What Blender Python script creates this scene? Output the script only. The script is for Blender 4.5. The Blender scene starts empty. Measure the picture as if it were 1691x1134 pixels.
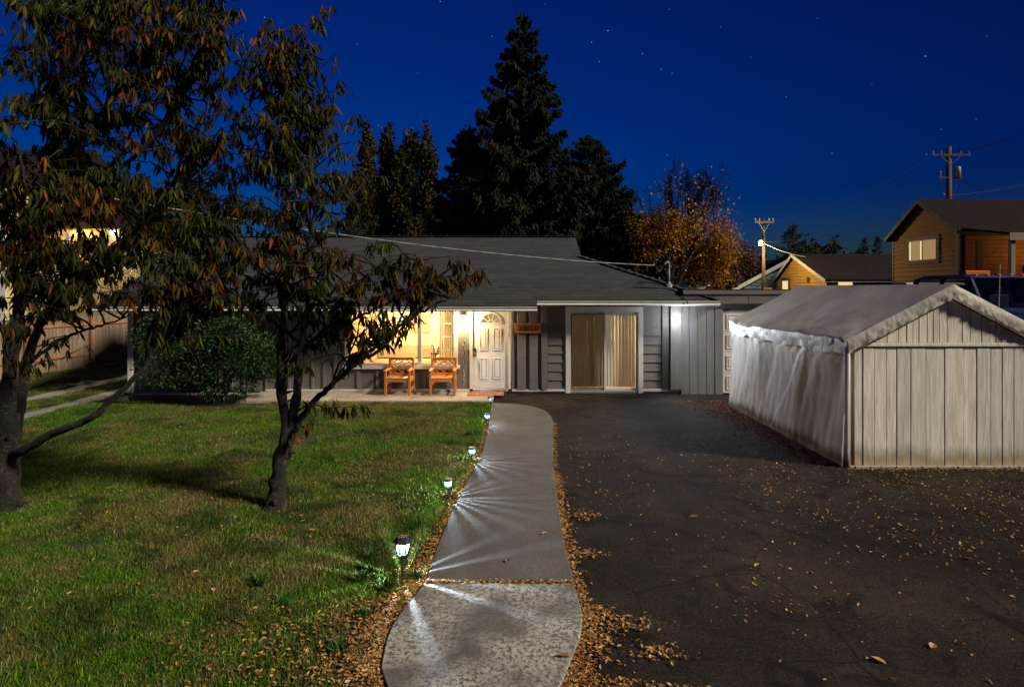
import bpy, bmesh, math, random
import numpy as np
from mathutils import Vector, Matrix
R = math.radians
random.seed(7); RNG = np.random.default_rng(7)
SC = bpy.context.scene; COL = SC.collection
H, F, CX, HY = 2.65, 1050.0, 845.5, 476.0
# ---------------------------------------------------------------- camera
cd = bpy.data.cameras.new('camera'); cam = bpy.data.objects.new('camera', cd); COL.objects.link(cam); SC.camera = cam
cam.location = (0, 0, H); cam.rotation_euler = (R(90), 0, 0)
cd.sensor_width = 36; cd.lens = F*36/1691; cd.shift_y = -(567-HY)/1691; cd.clip_end = 2000; cd.clip_start = .05
# ---------------------------------------------------------------- sky, light, exposure
W = bpy.data.worlds.new('World'); SC.world = W; W.use_nodes = True
wn = W.node_tree.nodes; wl = W.node_tree.links; bg = wn['Background']
sky = wn.new('ShaderNodeTexSky'); sky.sky_type = 'NISHITA'; sky.sun_disc = False
sky.sun_elevation = R(-2); sky.sun_rotation = R(-25); sky.ozone_density = 5.0; sky.dust_density = 0
hs = wn.new('ShaderNodeHueSaturation'); hs.inputs['Saturation'].default_value = 1.22
wl.new(sky.outputs[0], hs.inputs['Color'])
rd = wn.new('ShaderNodeMixRGB'); rd.blend_type = 'MULTIPLY'; rd.inputs[0].default_value = 1; rd.inputs[2].default_value = (.35, 1.0, 1.06, 1); wl.new(hs.outputs[0], rd.inputs[1])   # clear, haze-free dusk: no red left
last = rd.outputs[0]
tc = wn.new('ShaderNodeTexCoord')
STARS = [(1004,51,3),(977,70,2.2),(990,102,2),(1061,89,2),(1092,115,1.3),(1110,122,1.5),(1528,93,4),(437,29,3),(727,3,2.5),(590,73,1.2),(813,60,1.2),
         (812,61,.8),(1105,16,1),(1190,45,.8),(1298,160,.9),(1374,253,1.1),(1554,214,1),(1612,197,.8),(1530,255,1.6),(1350,30,.7),(690,120,.6),(1240,95,.5),(1440,140,.5),(1630,60,.7),(900,8,.6)]
for (x, y, b) in STARS:
    d = Vector(((x-CX)/F, 1, (HY-y)/F)).normalized()
    v = wn.new('ShaderNodeVectorMath'); v.operation = 'DISTANCE'; v.inputs[1].default_value = d; wl.new(tc.outputs['Generated'], v.inputs[0])
    m = wn.new('ShaderNodeMath'); m.operation = 'LESS_THAN'; m.inputs[1].default_value = .00052; wl.new(v.outputs['Value'], m.inputs[0])
    a = wn.new('ShaderNodeMixRGB'); a.blend_type = 'ADD'; a.inputs[2].default_value = (.36*b, .39*b, .48*b, 1)
    wl.new(m.outputs[0], a.inputs[0]); wl.new(last, a.inputs[1]); last = a.outputs[0]
wl.new(last, bg.inputs['Color']); bg.inputs['Strength'].default_value = .43
sl = bpy.data.lights.new('sun', 'SUN'); sl.energy = 4.2; sl.angle = R(8); sl.color = (1, .90, .74)
so = bpy.data.objects.new('sun', sl); COL.objects.link(so)
so.rotation_euler = Vector((-.91, .415, -.70)).to_track_quat('-Z', 'Y').to_euler()
SC.view_settings.view_transform = 'Standard'; SC.view_settings.look = 'None'; SC.view_settings.exposure = .2; SC.view_settings.gamma = 1
SC.view_settings.use_curve_mapping = False
SC.render.engine = 'CYCLES'; SC.cycles.use_denoising = True
SC.cycles.max_bounces = 8; SC.cycles.transparent_max_bounces = 12; SC.cycles.sample_clamp_indirect = 4; SC.cycles.blur_glossy = 1
SC.cycles.caustics_reflective = False; SC.cycles.caustics_refractive = False

# ---------------------------------------------------------------- helpers
def gnd(x, y, z=0):                       # layout aid: point of the ground plane z that the photo shows at a pixel
    Y = F*(H-z)/(y-HY); return Vector(((x-CX)*Y/F, Y, z))
def at(x, y, Y): return Vector(((x-CX)*Y/F, Y, H+(HY-y)*Y/F))
def tag(o, label=None, cat=None, group=None, kind=None):
    if label: o['label'] = label
    if cat: o['category'] = cat
    if group: o['group'] = group
    if kind: o['kind'] = kind
    return o
def thing(name, label, cat, loc=(0, 0, 0), group=None, kind=None, parent=None):
    o = bpy.data.objects.new(name, None); COL.objects.link(o); o.location = loc; o.empty_display_size = .2
    return tag(o, label, cat, group, kind)
def rootloc(o):
    v = Vector((0, 0, 0))
    while o is not None: v = v+Vector(o.location); o = o.parent
    return v
def link(name, me, parent=None, loc=(0, 0, 0), rot=None, scale=None):
    o = bpy.data.objects.new(name, me); COL.objects.link(o); o.parent = parent; o.location = loc
    if rot is not None: o.rotation_euler = rot
    if scale is not None: o.scale = scale
    return o
def copy_tree(o, parent=None):
    c = o.copy(); COL.objects.link(c); c.parent = parent
    for ch in list(o.children): copy_tree(ch, c)
    return c
def np_mesh(name, V, Fc, mat, tint=None, smooth=False):
    V = np.asarray(V, dtype=np.float32).reshape(-1, 3); Fc = np.asarray(Fc, dtype=np.int32); n, k = Fc.shape
    me = bpy.data.meshes.new(name)
    me.vertices.add(len(V)); me.vertices.foreach_set('co', V.ravel())
    me.loops.add(n*k); me.loops.foreach_set('vertex_index', Fc.ravel())
    me.polygons.add(n); me.polygons.foreach_set('loop_start', np.arange(0, n*k, k, dtype=np.int32))
    me.update(calc_edges=True); me.validate()
    if tint is not None and len(tint) == len(me.polygons):
        a = me.attributes.new('tint', 'FLOAT', 'FACE'); a.data.foreach_set('value', np.asarray(tint, dtype=np.float32))
    me.polygons.foreach_set('use_smooth', np.full(len(me.polygons), bool(smooth)))
    if mat: me.materials.append(mat)
    return me
def bake(T, Fc, M, tint=None):            # template verts T (n,3), faces, transforms M (m,4,4) -> verts, faces
    T = np.asarray(T); Fc = np.asarray(Fc); n = len(T); m = len(M)
    V = np.einsum('mij,nj->mni', M[:, :3, :3], T)+M[:, None, :3, 3]
    FF = Fc[None]+(np.arange(m)*n)[:, None, None]
    return V.reshape(-1, 3), FF.reshape(-1, Fc.shape[1]), (None if tint is None else np.repeat(tint, len(Fc)))
class MB:                                 # collects shapes in world coordinates, builds ONE mesh
    def __init__(s): s.v = []; s.f = []; s.t = []
    def add(s, vs, fs, t=.5):
        b = len(s.v); s.v += [tuple(p) for p in vs]; s.f += [tuple(i+b for i in f) for f in fs]; s.t += [t]*len(fs); return s
    def box(s, c, d, rot=None, t=.5):
        c = Vector(c); x, y, z = (q/2 for q in d)
        P = [Vector(p) for p in ((-x,-y,-z),(x,-y,-z),(x,y,-z),(-x,y,-z),(-x,-y,z),(x,-y,z),(x,y,z),(-x,y,z))]
        if rot is not None: P = [rot @ p for p in P]
        return s.add([c+p for p in P], [(3,2,1,0),(4,5,6,7),(0,1,5,4),(1,2,6,5),(2,3,7,6),(3,0,4,7)], t)
    def b2(s, a, b, t=.5):                # box from corner to corner
        a, b = Vector(a), Vector(b); return s.box((a+b)/2, [abs(q) for q in (b-a)], None, t)
    def beam(s, p, q, w, h, up=(0, 0, 1), t=.5):
        p, q = Vector(p), Vector(q); d = q-p; L = d.length; x = d/L; u = Vector(up)
        y = u.cross(x)
        if y.length < 1e-4: y = Vector((0, 1, 0)).cross(x)
        y.normalize(); z = x.cross(y); M = Matrix((x, y, z)).transposed()
        return s.box((p+q)/2, (L, w, h), M, t)
    def prism(s, poly, off, t=.5):        # planar polygon (list of 3d points) extruded by a vector
        n = len(poly); A = [Vector(p) for p in poly]; off = Vector(off); B = [p+off for p in A]
        return s.add(A+B, [tuple(range(n))[::-1], tuple(range(n, 2*n))]+[(i, (i+1) % n, (i+1) % n+n, i+n) for i in range(n)], t)
    def tube(s, pts, rad, seg=8, t=.5, cap=True):
        pts = [Vector(p) for p in pts]; n = len(pts)
        if not hasattr(rad, '__len__'): rad = [rad]*n
        d0 = (pts[1]-pts[0]).normalized(); u = d0.orthogonal().normalized(); vs = []; fs = []
        for i, p in enumerate(pts):
            d = (pts[min(i+1, n-1)]-pts[max(i-1, 0)])
            d = d.normalized() if d.length > 1e-6 else d0
            u = (u-d*u.dot(d)); u = u.normalized() if u.length > 1e-5 else d.orthogonal().normalized(); w = d.cross(u)
            vs += [p+(u*math.cos(a)+w*math.sin(a))*rad[i] for a in (2*math.pi*k/seg for k in range(seg))]
        for i in range(n-1):
            for k in range(seg):
                a, b = i*seg+k, i*seg+(k+1) % seg; fs.append((a, b, b+seg, a+seg))
        if cap: fs.append(tuple(range(seg))[::-1]); fs.append(tuple(range((n-1)*seg, n*seg)))
        return s.add(vs, fs, t)
    def lathe(s, c, prof, seg=20, t=.5, axis='z'):     # prof: list of (r,h)
        c = Vector(c); vs = []; fs = []
        for r, h in prof:
            for k in range(seg):
                a = 2*math.pi*k/seg; p = Vector((r*math.cos(a), r*math.sin(a), h))
                if axis == 'y': p = Vector((p.x, -p.z, p.y))
                if axis == 'x': p = Vector((p.z, p.x, p.y))
                vs.append(c+p)
        for i in range(len(prof)-1):
            for k in range(seg):
                a, b = i*seg+k, i*seg+(k+1) % seg; fs.append((a, b, b+seg, a+seg))
        fs.append(tuple(range(seg))[::-1]); fs.append(tuple(range((len(prof)-1)*seg, len(prof)*seg)))
        return s.add(vs, fs, t)
    def build(s, name, mat, parent=None, loc=None, bevel=0, smooth=False):
        o0 = rootloc(parent) if parent is not None else Vector(loc or (0, 0, 0))
        me = bpy.data.meshes.new(name); me.from_pydata([(p[0]-o0.x, p[1]-o0.y, p[2]-o0.z) for p in s.v], [], s.f)
        a = me.attributes.new('tint', 'FLOAT', 'FACE'); a.data.foreach_set('value', s.t)
        me.validate(); me.materials.append(mat)
        bm = bmesh.new(); bm.from_mesh(me); bmesh.ops.recalc_face_normals(bm, faces=bm.faces)
        if bevel: bmesh.ops.bevel(bm, geom=[e for e in bm.edges if len(e.link_faces) == 2 and e.calc_face_angle(0) > .5], offset=bevel, segments=1, affect='EDGES', clamp_overlap=True)
        bm.to_mesh(me); bm.free()
        if smooth: me.polygons.foreach_set('use_smooth', np.ones(len(me.polygons), dtype=bool))
        return link(name, me, parent, (0, 0, 0) if parent is not None else o0)
_bx = {}
def piece(name, mat, parent, c, d, bev=.004, rot=None):   # a bevelled box piece; alike pieces share one mesh
    k = (mat.name, tuple(round(q, 3) for q in d), bev)
    if k not in _bx:
        bm = bmesh.new(); bmesh.ops.create_cube(bm, size=1)
        for v in bm.verts: v.co = Vector((v.co.x*d[0], v.co.y*d[1], v.co.z*d[2]))
        if bev: bmesh.ops.bevel(bm, geom=bm.edges[:], offset=min(bev, min(d)*.3), segments=1, affect='EDGES', clamp_overlap=True)
        me = bpy.data.meshes.new(name); bm.to_mesh(me); bm.free(); me.materials.append(mat); _bx[k] = me
    return link(name, _bx[k], parent, Vector(c)-rootloc(parent), rot)
def smooth_line(P, n=6):                   # Catmull-Rom through points
    P = [Vector(p) for p in P]; Q = [P[0]*2-P[1]]+P+[P[-1]*2-P[-2]]; out = []
    for i in range(1, len(Q)-2):
        a, b, c, d = Q[i-1:i+3]
        for k in range(n):
            t = k/n; out.append(.5*((2*b)+(c-a)*t+(2*a-5*b+4*c-d)*t*t+(3*b-a-3*c+d)*t**3))
    return out+[P[-1]]

_vg = {}
def vnoise(x, y, s, seed):
    G = _vg.setdefault(seed, np.random.default_rng(int(seed)).random((64, 64))) if seed not in _vg else _vg[seed]; X = (x*s) % 63; Y = (y*s) % 63; i = X.astype(int); j = Y.astype(int); u = X-i; v = Y-j; u = u*u*(3-2*u); v = v*v*(3-2*v); i2 = (i+1) % 64; j2 = (j+1) % 64
    return G[i, j]*(1-u)*(1-v)+G[i2, j]*u*(1-v)+G[i, j2]*(1-u)*v+G[i2, j2]*u*v
def vn1(x, y, s, seed):
    if seed not in _vg: vnoise(np.zeros(1), np.zeros(1), 1, seed)
    G = _vg[seed]; X = ((x+100.)*s) % 63; Y = ((y+100.)*s) % 63; i = int(X); j = int(Y); u = X-i; v = Y-j; u = u*u*(3-2*u); v = v*v*(3-2*v)
    return float(G[i, j]*(1-u)*(1-v)+G[i+1, j]*u*(1-v)+G[i, j+1]*(1-u)*v+G[i+1, j+1]*u*v)-.5
# ---------------------------------------------------------------- materials
class NT:
    def __init__(s, name):
        s.m = bpy.data.materials.new(name); s.m.use_nodes = True; s.n = s.m.node_tree.nodes; s.l = s.m.node_tree.links
        s.p = s.n['Principled BSDF']; s.out = s.n['Material Output']
    def add(s, t, **kw):
        nd = s.n.new('ShaderNode'+t)
        for k, v in kw.items():
            if hasattr(nd, k) and not k[0].isupper(): setattr(nd, k, v)
            else: s.set(nd, k, v)
        return nd
    def set(s, nd, k, v):
        i = nd.inputs[int(k[1:])] if k[0] == 'I' and k[1:].isdigit() else nd.inputs[k.replace('_', ' ')]
        if isinstance(v, bpy.types.NodeSocket): s.l.new(v, i)
        else:
            if i.type == 'RGBA' and len(v) == 3: v = (*v, 1)
            i.default_value = v
    def coord(s, kind='Object', scale=(1, 1, 1), rot=(0, 0, 0)):
        if kind == 'World': c = s.add('NewGeometry').outputs['Position']
        else: c = s.add('TexCoord').outputs[kind]
        return s.add('Mapping', I0=c, I3=scale, I2=rot).outputs[0]
    def noise(s, co, scale, detail=4, rough=.55, dist=0): return s.add('TexNoise', Vector=co, Scale=scale, Detail=detail, Roughness=rough, Distortion=dist).outputs['Fac']
    def ramp(s, fac, stops):
        r = s.add('ValToRGB', I0=fac); e = r.color_ramp.elements
        while len(e) < len(stops): e.new(.5)
        for q, (p, c) in zip(e, stops): q.position = p; q.color = (*c, 1) if hasattr(c, '__len__') else (c, c, c, 1)
        return r.outputs[0]
    def mix(s, f, a, b, mode='MIX'):
        m = s.add('MixRGB', blend_type=mode); s.set(m, 'I0', f)
        s.set(m, 'I1', a); s.set(m, 'I2', b); return m.outputs[0]
    def math(s, op, a, b=0.): 
        m = s.add('Math', operation=op); s.set(m, 'I0', a); s.set(m, 'I1', b); return m.outputs[0]
    def bump(s, h, st=.3, dist=.01): s.l.new(s.add('Bump', Strength=st, Distance=dist, Height=h).outputs[0], s.p.inputs['Normal'])
    def col(s, c): s.set(s.p, 'Base Color', c)
    def rough(s, r): s.set(s.p, 'Roughness', r)
    def rand(s): return s.add('ObjectInfo').outputs['Random']
    def tint(s): return s.add('Attribute', attribute_name='tint').outputs['Fac']
def paint(name, c, rough=.6, var=.25, scale=3, grain=(1, 1, 1), bump=.15, rnd=.15, fine=60, metal=0, spec=.4):
    t = NT(name); co = t.coord('World', grain)
    n = t.noise(co, scale, 5, .6); n2 = t.noise(co, fine, 3)
    c = Vector(c); k = t.mix(t.ramp(n, [(.3, 0.), (.7, 1.)]), tuple(c*(1-var)), tuple(c*(1+var*.4)))
    k = t.mix(t.math('MULTIPLY', n2, .35*var), k, tuple(c*.5))
    if rnd: k = t.mix(1., k, t.ramp(t.rand(), [(0, (1-rnd,)*3), (1, (1+0*rnd,)*3)]), 'MULTIPLY')
    t.col(k); t.rough(t.math('ADD', t.math('MULTIPLY', n2, .2), rough-.1)); t.bump(n2, bump, .004)
    t.p.inputs['Metallic'].default_value = metal; t.p.inputs['Specular IOR Level'].default_value = spec
    return t.m
def emit(name, c, st):
    t = NT(name); e = t.add('Emission', Color=c, Strength=st); t.l.new(e.outputs[0], t.out.inputs[0]); return t.m
M = {}
M['white'] = paint('white_paint', (.74, .72, .68), .5, .12, 2)
M['trim'] = paint('offwhite_trim', (.62, .60, .56), .5, .15, 2)
M['siding'] = paint('grey_siding', (.15, .138, .125), .6, .18, 2.5, (1, 1, 6), rnd=.08)
M['vert'] = paint('grey_vertical_boards', (.17, .165, .165), .6, .2, 2.5, (6, 6, .6), rnd=.1)
M['blackmetal'] = paint('black_metal', (.02, .02, .022), .45, .2, 8)
M['darkpl'] = paint('dark_plastic', (.03, .03, .035), .4, .2, 8)
M['bronze'] = paint('dark_bronze', (.06, .045, .03), .35, .2, 8, metal=.8)
M['wallin'] = paint('interior_wall', (.80, .66, .40), .8, .06, 1)
M['floorin'] = paint('interior_floor', (.30, .18, .09), .6, .2, 2)
M['pole'] = paint('weathered_pole', (.075, .05, .035), .85, .4, 4, (3, 3, .4))
M['wire'] = paint('wire_grey', (.27, .26, .24), .6, .1, 3)
M['wireb'] = paint('wire_black', (.02, .02, .02), .6, .1, 3)
M['fnd'] = paint('foundation', (.40, .37, .33), .85, .25, 4, bump=.4)
M['fence'] = paint('fence_wood', (.28, .20, .13), .8, .35, 3, (8, 8, .6), rnd=.3, bump=.3)
M['rail'] = paint('fence_rail', (.36, .15, .06), .75, .3, 3, rnd=.1)
M['ochre'] = paint('ochre_siding', (.58, .26, .05), .7, .2, 2, (1, 1, 5), rnd=.12)
M['ochre2'] = paint('golden_siding', (.42, .235, .055), .7, .2, 2, (1, 1, 5), rnd=.12)
M['brown'] = paint('brown_trim', (.055, .045, .03), .6, .2, 3)
M['olive'] = paint('olive_trim', (.22, .19, .12), .6, .2, 3)
M['teal'] = paint('teal_siding', (.10, .19, .21), .7, .2, 2, rnd=.1)
M['yellow'] = paint('pale_yellow_siding', (.45, .37, .20), .7, .15, 2, rnd=.08)
M['farroof'] = paint('far_shingle', (.020, .015, .015), .95, .4, 6, (.5, .5, 3), fine=20, spec=.05)
M['brick'] = paint('chimney_brick', (.17, .09, .07), .9, .4, 8)
def m_shingle():
    t = NT('asphalt_shingle'); co = t.coord('World'); n = t.noise(co, 260, 2); n2 = t.noise(co, 1.2, 4)
    k = t.ramp(t.tint(), [(0, (.013, .013, .0142)), (.5, (.0215, .0215, .0225)), (1, (.034, .0335, .0325))])
    k = t.mix(t.math('MULTIPLY', n2, .5), k, (.016, .016, .017)); k = t.mix(t.math('MULTIPLY', n, .4), k, (.06, .06, .06)); t.col(k); t.rough(.92); t.bump(n, .5, .004); return t.m
M['shingle'] = m_shingle()
def m_asphalt():
    t = NT('asphalt'); co = t.coord('World')
    big = t.noise(co, .55, 5, .6, .6); mid = t.noise(co, 3, 5, .65); fine = t.noise(co, 95, 3, .7); vor = t.add('TexVoronoi', Vector=co, Scale=120.).outputs['Distance']
    cr = t.add('TexVoronoi', feature='DISTANCE_TO_EDGE', Vector=t.mix(.12, co, t.add('TexNoise', Vector=co, Scale=2.5, Detail=4.).outputs['Color']), Scale=.9).outputs['Distance']
    crack = t.ramp(cr, [(0, 0.), (.011, 1.)])
    crack = t.math('MAXIMUM', crack, t.ramp(t.noise(co, .8, 2), [(.42, 1.), (.5, 0.)]))
    k = t.ramp(big, [(.28, (.009, .008, .008)), (.5, (.024, .022, .020)), (.72, (.060, .054, .045))])
    k = t.mix(t.ramp(mid, [(.35, 0.), (.75, .55)]), k, (.008, .0075, .008))
    k = t.mix(t.ramp(fine, [(.56, 0.), (.70, .8)]), k, (.10, .09, .078))
    k = t.mix(crack, (.01, .01, .01), k)
    grit = t.noise(co, 38, 3, .75); k = t.mix(t.ramp(grit, [(.34, .8), (.5, 0.)]), k, (.004, .004, .004)); k = t.mix(t.ramp(grit, [(.55, 0.), (.72, .6)]), k, (.055, .048, .040)); k = t.mix(t.ramp(t.noise(co, 1.4, 6, .7, 1.5), [(.50, 0.), (.62, .8)]), k, (.007, .0065, .007))
    t.col(k); k = t.mix(1., k, (1.14, 1.0, .82), 'MULTIPLY'); t.col(k); t.rough(.9); t.p.inputs['Specular IOR Level'].default_value = .10
    h = t.math('ADD', t.math('ADD', t.math('MULTIPLY', grit, 1.6), t.math('MULTIPLY', vor, .7)), t.math('ADD', fine, t.math('MULTIPLY', crack, .5))); t.bump(h, .9, .014); return t.m
M['asphalt'] = m_asphalt()
def m_concrete(name, base, lichen=0., warm=0):
    t = NT(name); co = t.coord('World'); n = t.noise(co, 1.3, 6, .65); f = t.noise(co, 42, 5, .8); g = t.noise(co, 7, 5, .7, .5)
    b = Vector(base)
    k = t.mix(t.ramp(n, [(.3, 0.), (.7, 1.)]), tuple(b*.62), tuple(b*1.15)); k = t.mix(t.ramp(f, [(.38, .75), (.54, 0.)]), k, tuple(b*.35))
    k = t.mix(t.ramp(g, [(.52, 0.), (.75, .35)]), k, tuple(b*.5))
    if lichen:
        a = t.noise(co, 1.7, 4, .6); q = t.noise(co, 26, 5, .75)
        msk = t.math('MULTIPLY', t.ramp(a, [(.36, 0.), (.58, 1.)]), t.ramp(q, [(.43, 0.), (.53, 1.)]))
        k = t.mix(t.math('MULTIPLY', msk, lichen), k, (.42, .40, .345))
        pit = t.add('TexVoronoi', Vector=co, Scale=38.).outputs['Distance']; k = t.mix(t.ramp(pit, [(.14, .75), (.24, 0.)]), k, (.03, .03, .03))
    t.col(k); t.rough(.88); t.bump(t.math('ADD', f, t.math('MULTIPLY', g, .6)), .55, .008); return t.m
M['conc'] = m_concrete('concrete', (.115, .103, .088)); M['conc_old'] = m_concrete('lichen_concrete', (.12, .112, .097), .85); M['patio'] = m_concrete('patio_concrete', (.42, .35, .27))
M['track'] = m_concrete('track_concrete', (.22, .205, .19))
def m_ground():
    t = NT('soil_and_turf'); co = t.coord('World'); n = t.noise(co, .5, 5, .6); f = t.noise(co, 30, 4, .7)
    k = t.mix(t.ramp(n, [(.4, 0.), (.62, 1.)]), (.020, .034, .008), (.045, .036, .018)); k = t.mix(t.ramp(f, [(.4, .7), (.7, 0.)]), k, (.016, .012, .007))
    t.col(k); t.rough(.95); t.bump(f, .8, .03); return t.m
M['ground'] = m_ground()
def m_blade():
    t = NT('grass_blade'); co = t.coord('World'); big = t.noise(co, .42, 4, .6, .6); mid = t.noise(co, 2.6, 4, .65); r = t.rand()
    green = t.ramp(t.tint(), [(0, (.026, .076, .004)), (.55, (.072, .176, .006)), (1, (.150, .27, .012))])
    dry = t.ramp(t.tint(), [(0, (.09, .075, .02)), (1, (.30, .24, .08))])
    s = t.math('ADD', t.math('MULTIPLY', big, .6), t.math('MULTIPLY', mid, .4)); s = t.math('ADD', s, t.math('MULTIPLY', r, .1)); dk = t.noise(co, 1.1, 5, .7, .8)
    k = t.mix(t.ramp(s, [(.495, 0.), (.63, .95)]), green, dry); k = t.mix(t.ramp(dk, [(.38, .75), (.52, 0.)]), k, (.020, .040, .006)); t.col(k); t.rough(.55); t.p.inputs['Specular IOR Level'].default_value = .25
    tr = t.add('BsdfTranslucent', Color=k); mx = t.add('MixShader', I0=.3); t.l.new(t.p.outputs[0], mx.inputs[1]); t.l.new(tr.outputs[0], mx.inputs[2]); t.l.new(mx.outputs[0], t.out.inputs[0]); return t.m
M['blade'] = m_blade()
def m_leaf(name, stops, rough=.5, spec=.3, trans=.25, world=0.):
    t = NT(name); k = t.ramp(t.tint(), stops)
    if world: k = t.mix(t.ramp(t.noise(t.coord('World'), world, 3), [(.4, 0.), (.65, .6)]), k, stops[0][1])
    t.col(k); t.rough(rough); t.p.inputs['Specular IOR Level'].default_value = spec
    tr = t.add('BsdfTranslucent', Color=k); mx = t.add('MixShader', I0=trans); t.l.new(t.p.outputs[0], mx.inputs[1]); t.l.new(tr.outputs[0], mx.inputs[2]); t.l.new(mx.outputs[0], t.out.inputs[0]); return t.m
M['cherry'] = m_leaf('cherry_leaf', [(0, (.009, .011, .002)), (.35, (.026, .029, .003)), (.68, (.072, .074, .008)), (.78, (.070, .032, .007)), (.9, (.125, .042, .008)), (1, (.22, .068, .010))], .65, .12)
M['laurel'] = m_leaf('laurel_leaf', [(0, (.006, .017, .004)), (.6, (.014, .040, .008)), (1, (.036, .082, .016))], .45, .3, .12)
M['cedar'] = m_leaf('cedar_frond', [(0, (.006, .010, .005)), (.7, (.014, .022, .008)), (1, (.028, .040, .012))], .8, .1, .1)
M['poplar'] = m_leaf('poplar_leaf', [(0, (.014, .014, .004)), (.6, (.032, .028, .006)), (1, (.085, .050, .010))], .7, .2, .2, .25)
M['maple'] = m_leaf('maple_leaf', [(0, (.16, .06, .006)), (.4, (.36, .15, .012)), (.75, (.52, .24, .015)), (1, (.42, .28, .025))], .6, .2, .35)
M['fartree'] = m_leaf('far_foliage', [(0, (.008, .012, .005)), (1, (.03, .035, .012))], .8, .1, .1)
M['purple'] = m_leaf('far_russet_twigs', [(0, (.06, .03, .03)), (1, (.13, .07, .06))], .8, .1, .1)
M['gold'] = m_leaf('golden_foliage', [(0, (.10, .075, .02)), (1, (.32, .24, .07))], .6, .2, .2)
M['litter'] = m_leaf('fallen_leaf', [(0, (.10, .04, .012)), (.4, (.27, .13, .038)), (.8, (.46, .25, .075)), (1, (.60, .40, .15))], .7, .2, .1)
M['redlitter'] = m_leaf('red_needle_litter', [(0, (.06, .010, .008)), (.6, (.15, .028, .016)), (1, (.34, .15, .06))], .8, .15, .1)
M['weed'] = m_leaf('weed_leaf', [(0, (.02, .06, .008)), (1, (.07, .16, .02))], .5, .3, .25)
def m_bark():
    t = NT('cherry_bark'); co = t.coord('World'); st = t.coord('World', (14, 14, 60)); n = t.noise(co, 9, 5, .7); b = t.noise(st, 3, 4, .7)
    k = t.ramp(n, [(.35, (.004, .003, .002)), (.55, (.020, .014, .010)), (.75, (.050, .037, .025))]); k = t.mix(t.ramp(t.noise(co, 17, 4, .7, .6), [(.56, 0.), (.64, .75)]), k, (.11, .105, .075))
    k = t.mix(t.ramp(b, [(.58, 0.), (.68, .8)]), k, (.15, .125, .095)); t.col(k); t.rough(.85); t.bump(t.math('ADD', n, b), 1., .04); return t.m
M['bark'] = m_bark()
def m_tarp():
    t = NT('weathered_tarp'); co = t.coord('World'); n = t.noise(co, 1.1, 5, .6); f = t.noise(t.coord('World', (1, 1, .35)), 14, 4, .6, 1.2); sp = t.noise(co, 60, 3, .7)
    k = t.mix(t.ramp(n, [(.35, 0.), (.65, 1.)]), (.44, .42, .385), (.64, .615, .57)); k = t.mix(t.ramp(sp, [(.45, 0.), (.7, .35)]), k, (.34, .32, .29))
    z = t.add('SeparateXYZ', Vector=t.add('NewGeometry').outputs['Position']).outputs['Z']
    gr = t.math('ADD', t.math('MULTIPLY', z, 2.1), t.math('MULTIPLY', t.noise(t.coord('World', (1, 1, .3)), 5, 5, .7), .9))   # algae and mud at the foot of the tarp
    k = t.mix(t.ramp(gr, [(.66, .9), (1.0, 0.)]), k, (.085, .085, .022)); k = t.mix(t.ramp(gr, [(.40, .7), (.62, 0.)]), k, (.33, .29, .22))
    t.col(k); cz = t.add('TexVoronoi', Vector=t.mix(.25, co, t.add('TexNoise', Vector=co, Scale=4., Detail=3.).outputs['Color']), Scale=9., feature='DISTANCE_TO_EDGE').outputs['Distance']
    t.rough(t.ramp(f, [(.3, .40), (.7, .58)])); t.p.inputs['Specular IOR Level'].default_value = .35; t.bump(t.math('ADD', t.math('ADD', f, t.math('MULTIPLY', sp, .25)), t.math('MULTIPLY', t.math('MINIMUM', cz, .12), 1.0)), .42, .016); tr = t.add('BsdfTranslucent', Color=t.mix(1., k, (1., .93, .80), 'MULTIPLY')); mx = t.add('MixShader', I0=.36); t.l.new(t.p.outputs[0], mx.inputs[1]); t.l.new(tr.outputs[0], mx.inputs[2]); t.l.new(mx.outputs[0], t.out.inputs[0]); return t.m
M['tarp'] = m_tarp()
def m_plank(name, base):
    t = NT(name); r = t.rand(); co = t.coord('World', (1, 1, .07)); off = t.add('VectorMath', operation='ADD', I0=co, I1=t.add('CombineXYZ', I0=t.math('MULTIPLY', r, 13.), I1=0., I2=t.math('MULTIPLY', r, 37.)).outputs[0]).outputs[0]
    g = t.noise(off, 22, 5, .65, .4); w = t.noise(off, 5, 3, .6); b = Vector(base)
    k = t.mix(t.ramp(w, [(.3, 0.), (.7, 1.)]), tuple(b*.80), tuple(b*1.08)); k = t.mix(t.ramp(g, [(.44, .5), (.58, 0.)]), k, (b.x*.52, b.y*.47, b.z*.43))
    k = t.mix(t.ramp(t.noise(off, 60, 3), [(.62, 0.), (.75, .55)]), k, (b.x*.3, b.y*.26, b.z*.22))
    k = t.mix(t.ramp(r, [(0, .35), (.5, 0.)]), k, (.34, .40, .40))
    z = t.add('SeparateXYZ', Vector=t.add('NewGeometry').outputs['Position']).outputs['Z']
    gr = t.math('ADD', t.math('MULTIPLY', z, 1.6), t.math('MULTIPLY', t.noise(t.coord('World', (1, 1, .3)), 2.5, 5, .7), .95))
    k = t.mix(t.ramp(gr, [(.66, .75), (1.05, 0.)]), k, (.20, .17, .06)); k = t.mix(t.ramp(gr, [(.45, .8), (.68, 0.)]), k, (.50, .35, .24))
    t.col(k); t.rough(.6); t.bump(g, .5, .012); return t.m
M['plank'] = m_plank('whitewashed_plank', (.84, .78, .66))
def m_teak():
    t = NT('teak'); co = t.coord('Object', (1, 1, 1)); n = t.noise(t.coord('Object', (14, 14, 14)), 2, 4, .6, 1); 
    k = t.mix(n, (.34, .115, .02), (.55, .22, .05)); t.col(t.mix(t.math('MULTIPLY', t.rand(), .35), k, (.28, .085, .015))); t.rough(.5); t.bump(n, .15, .003); return t.m
M['teak'] = m_teak()
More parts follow.
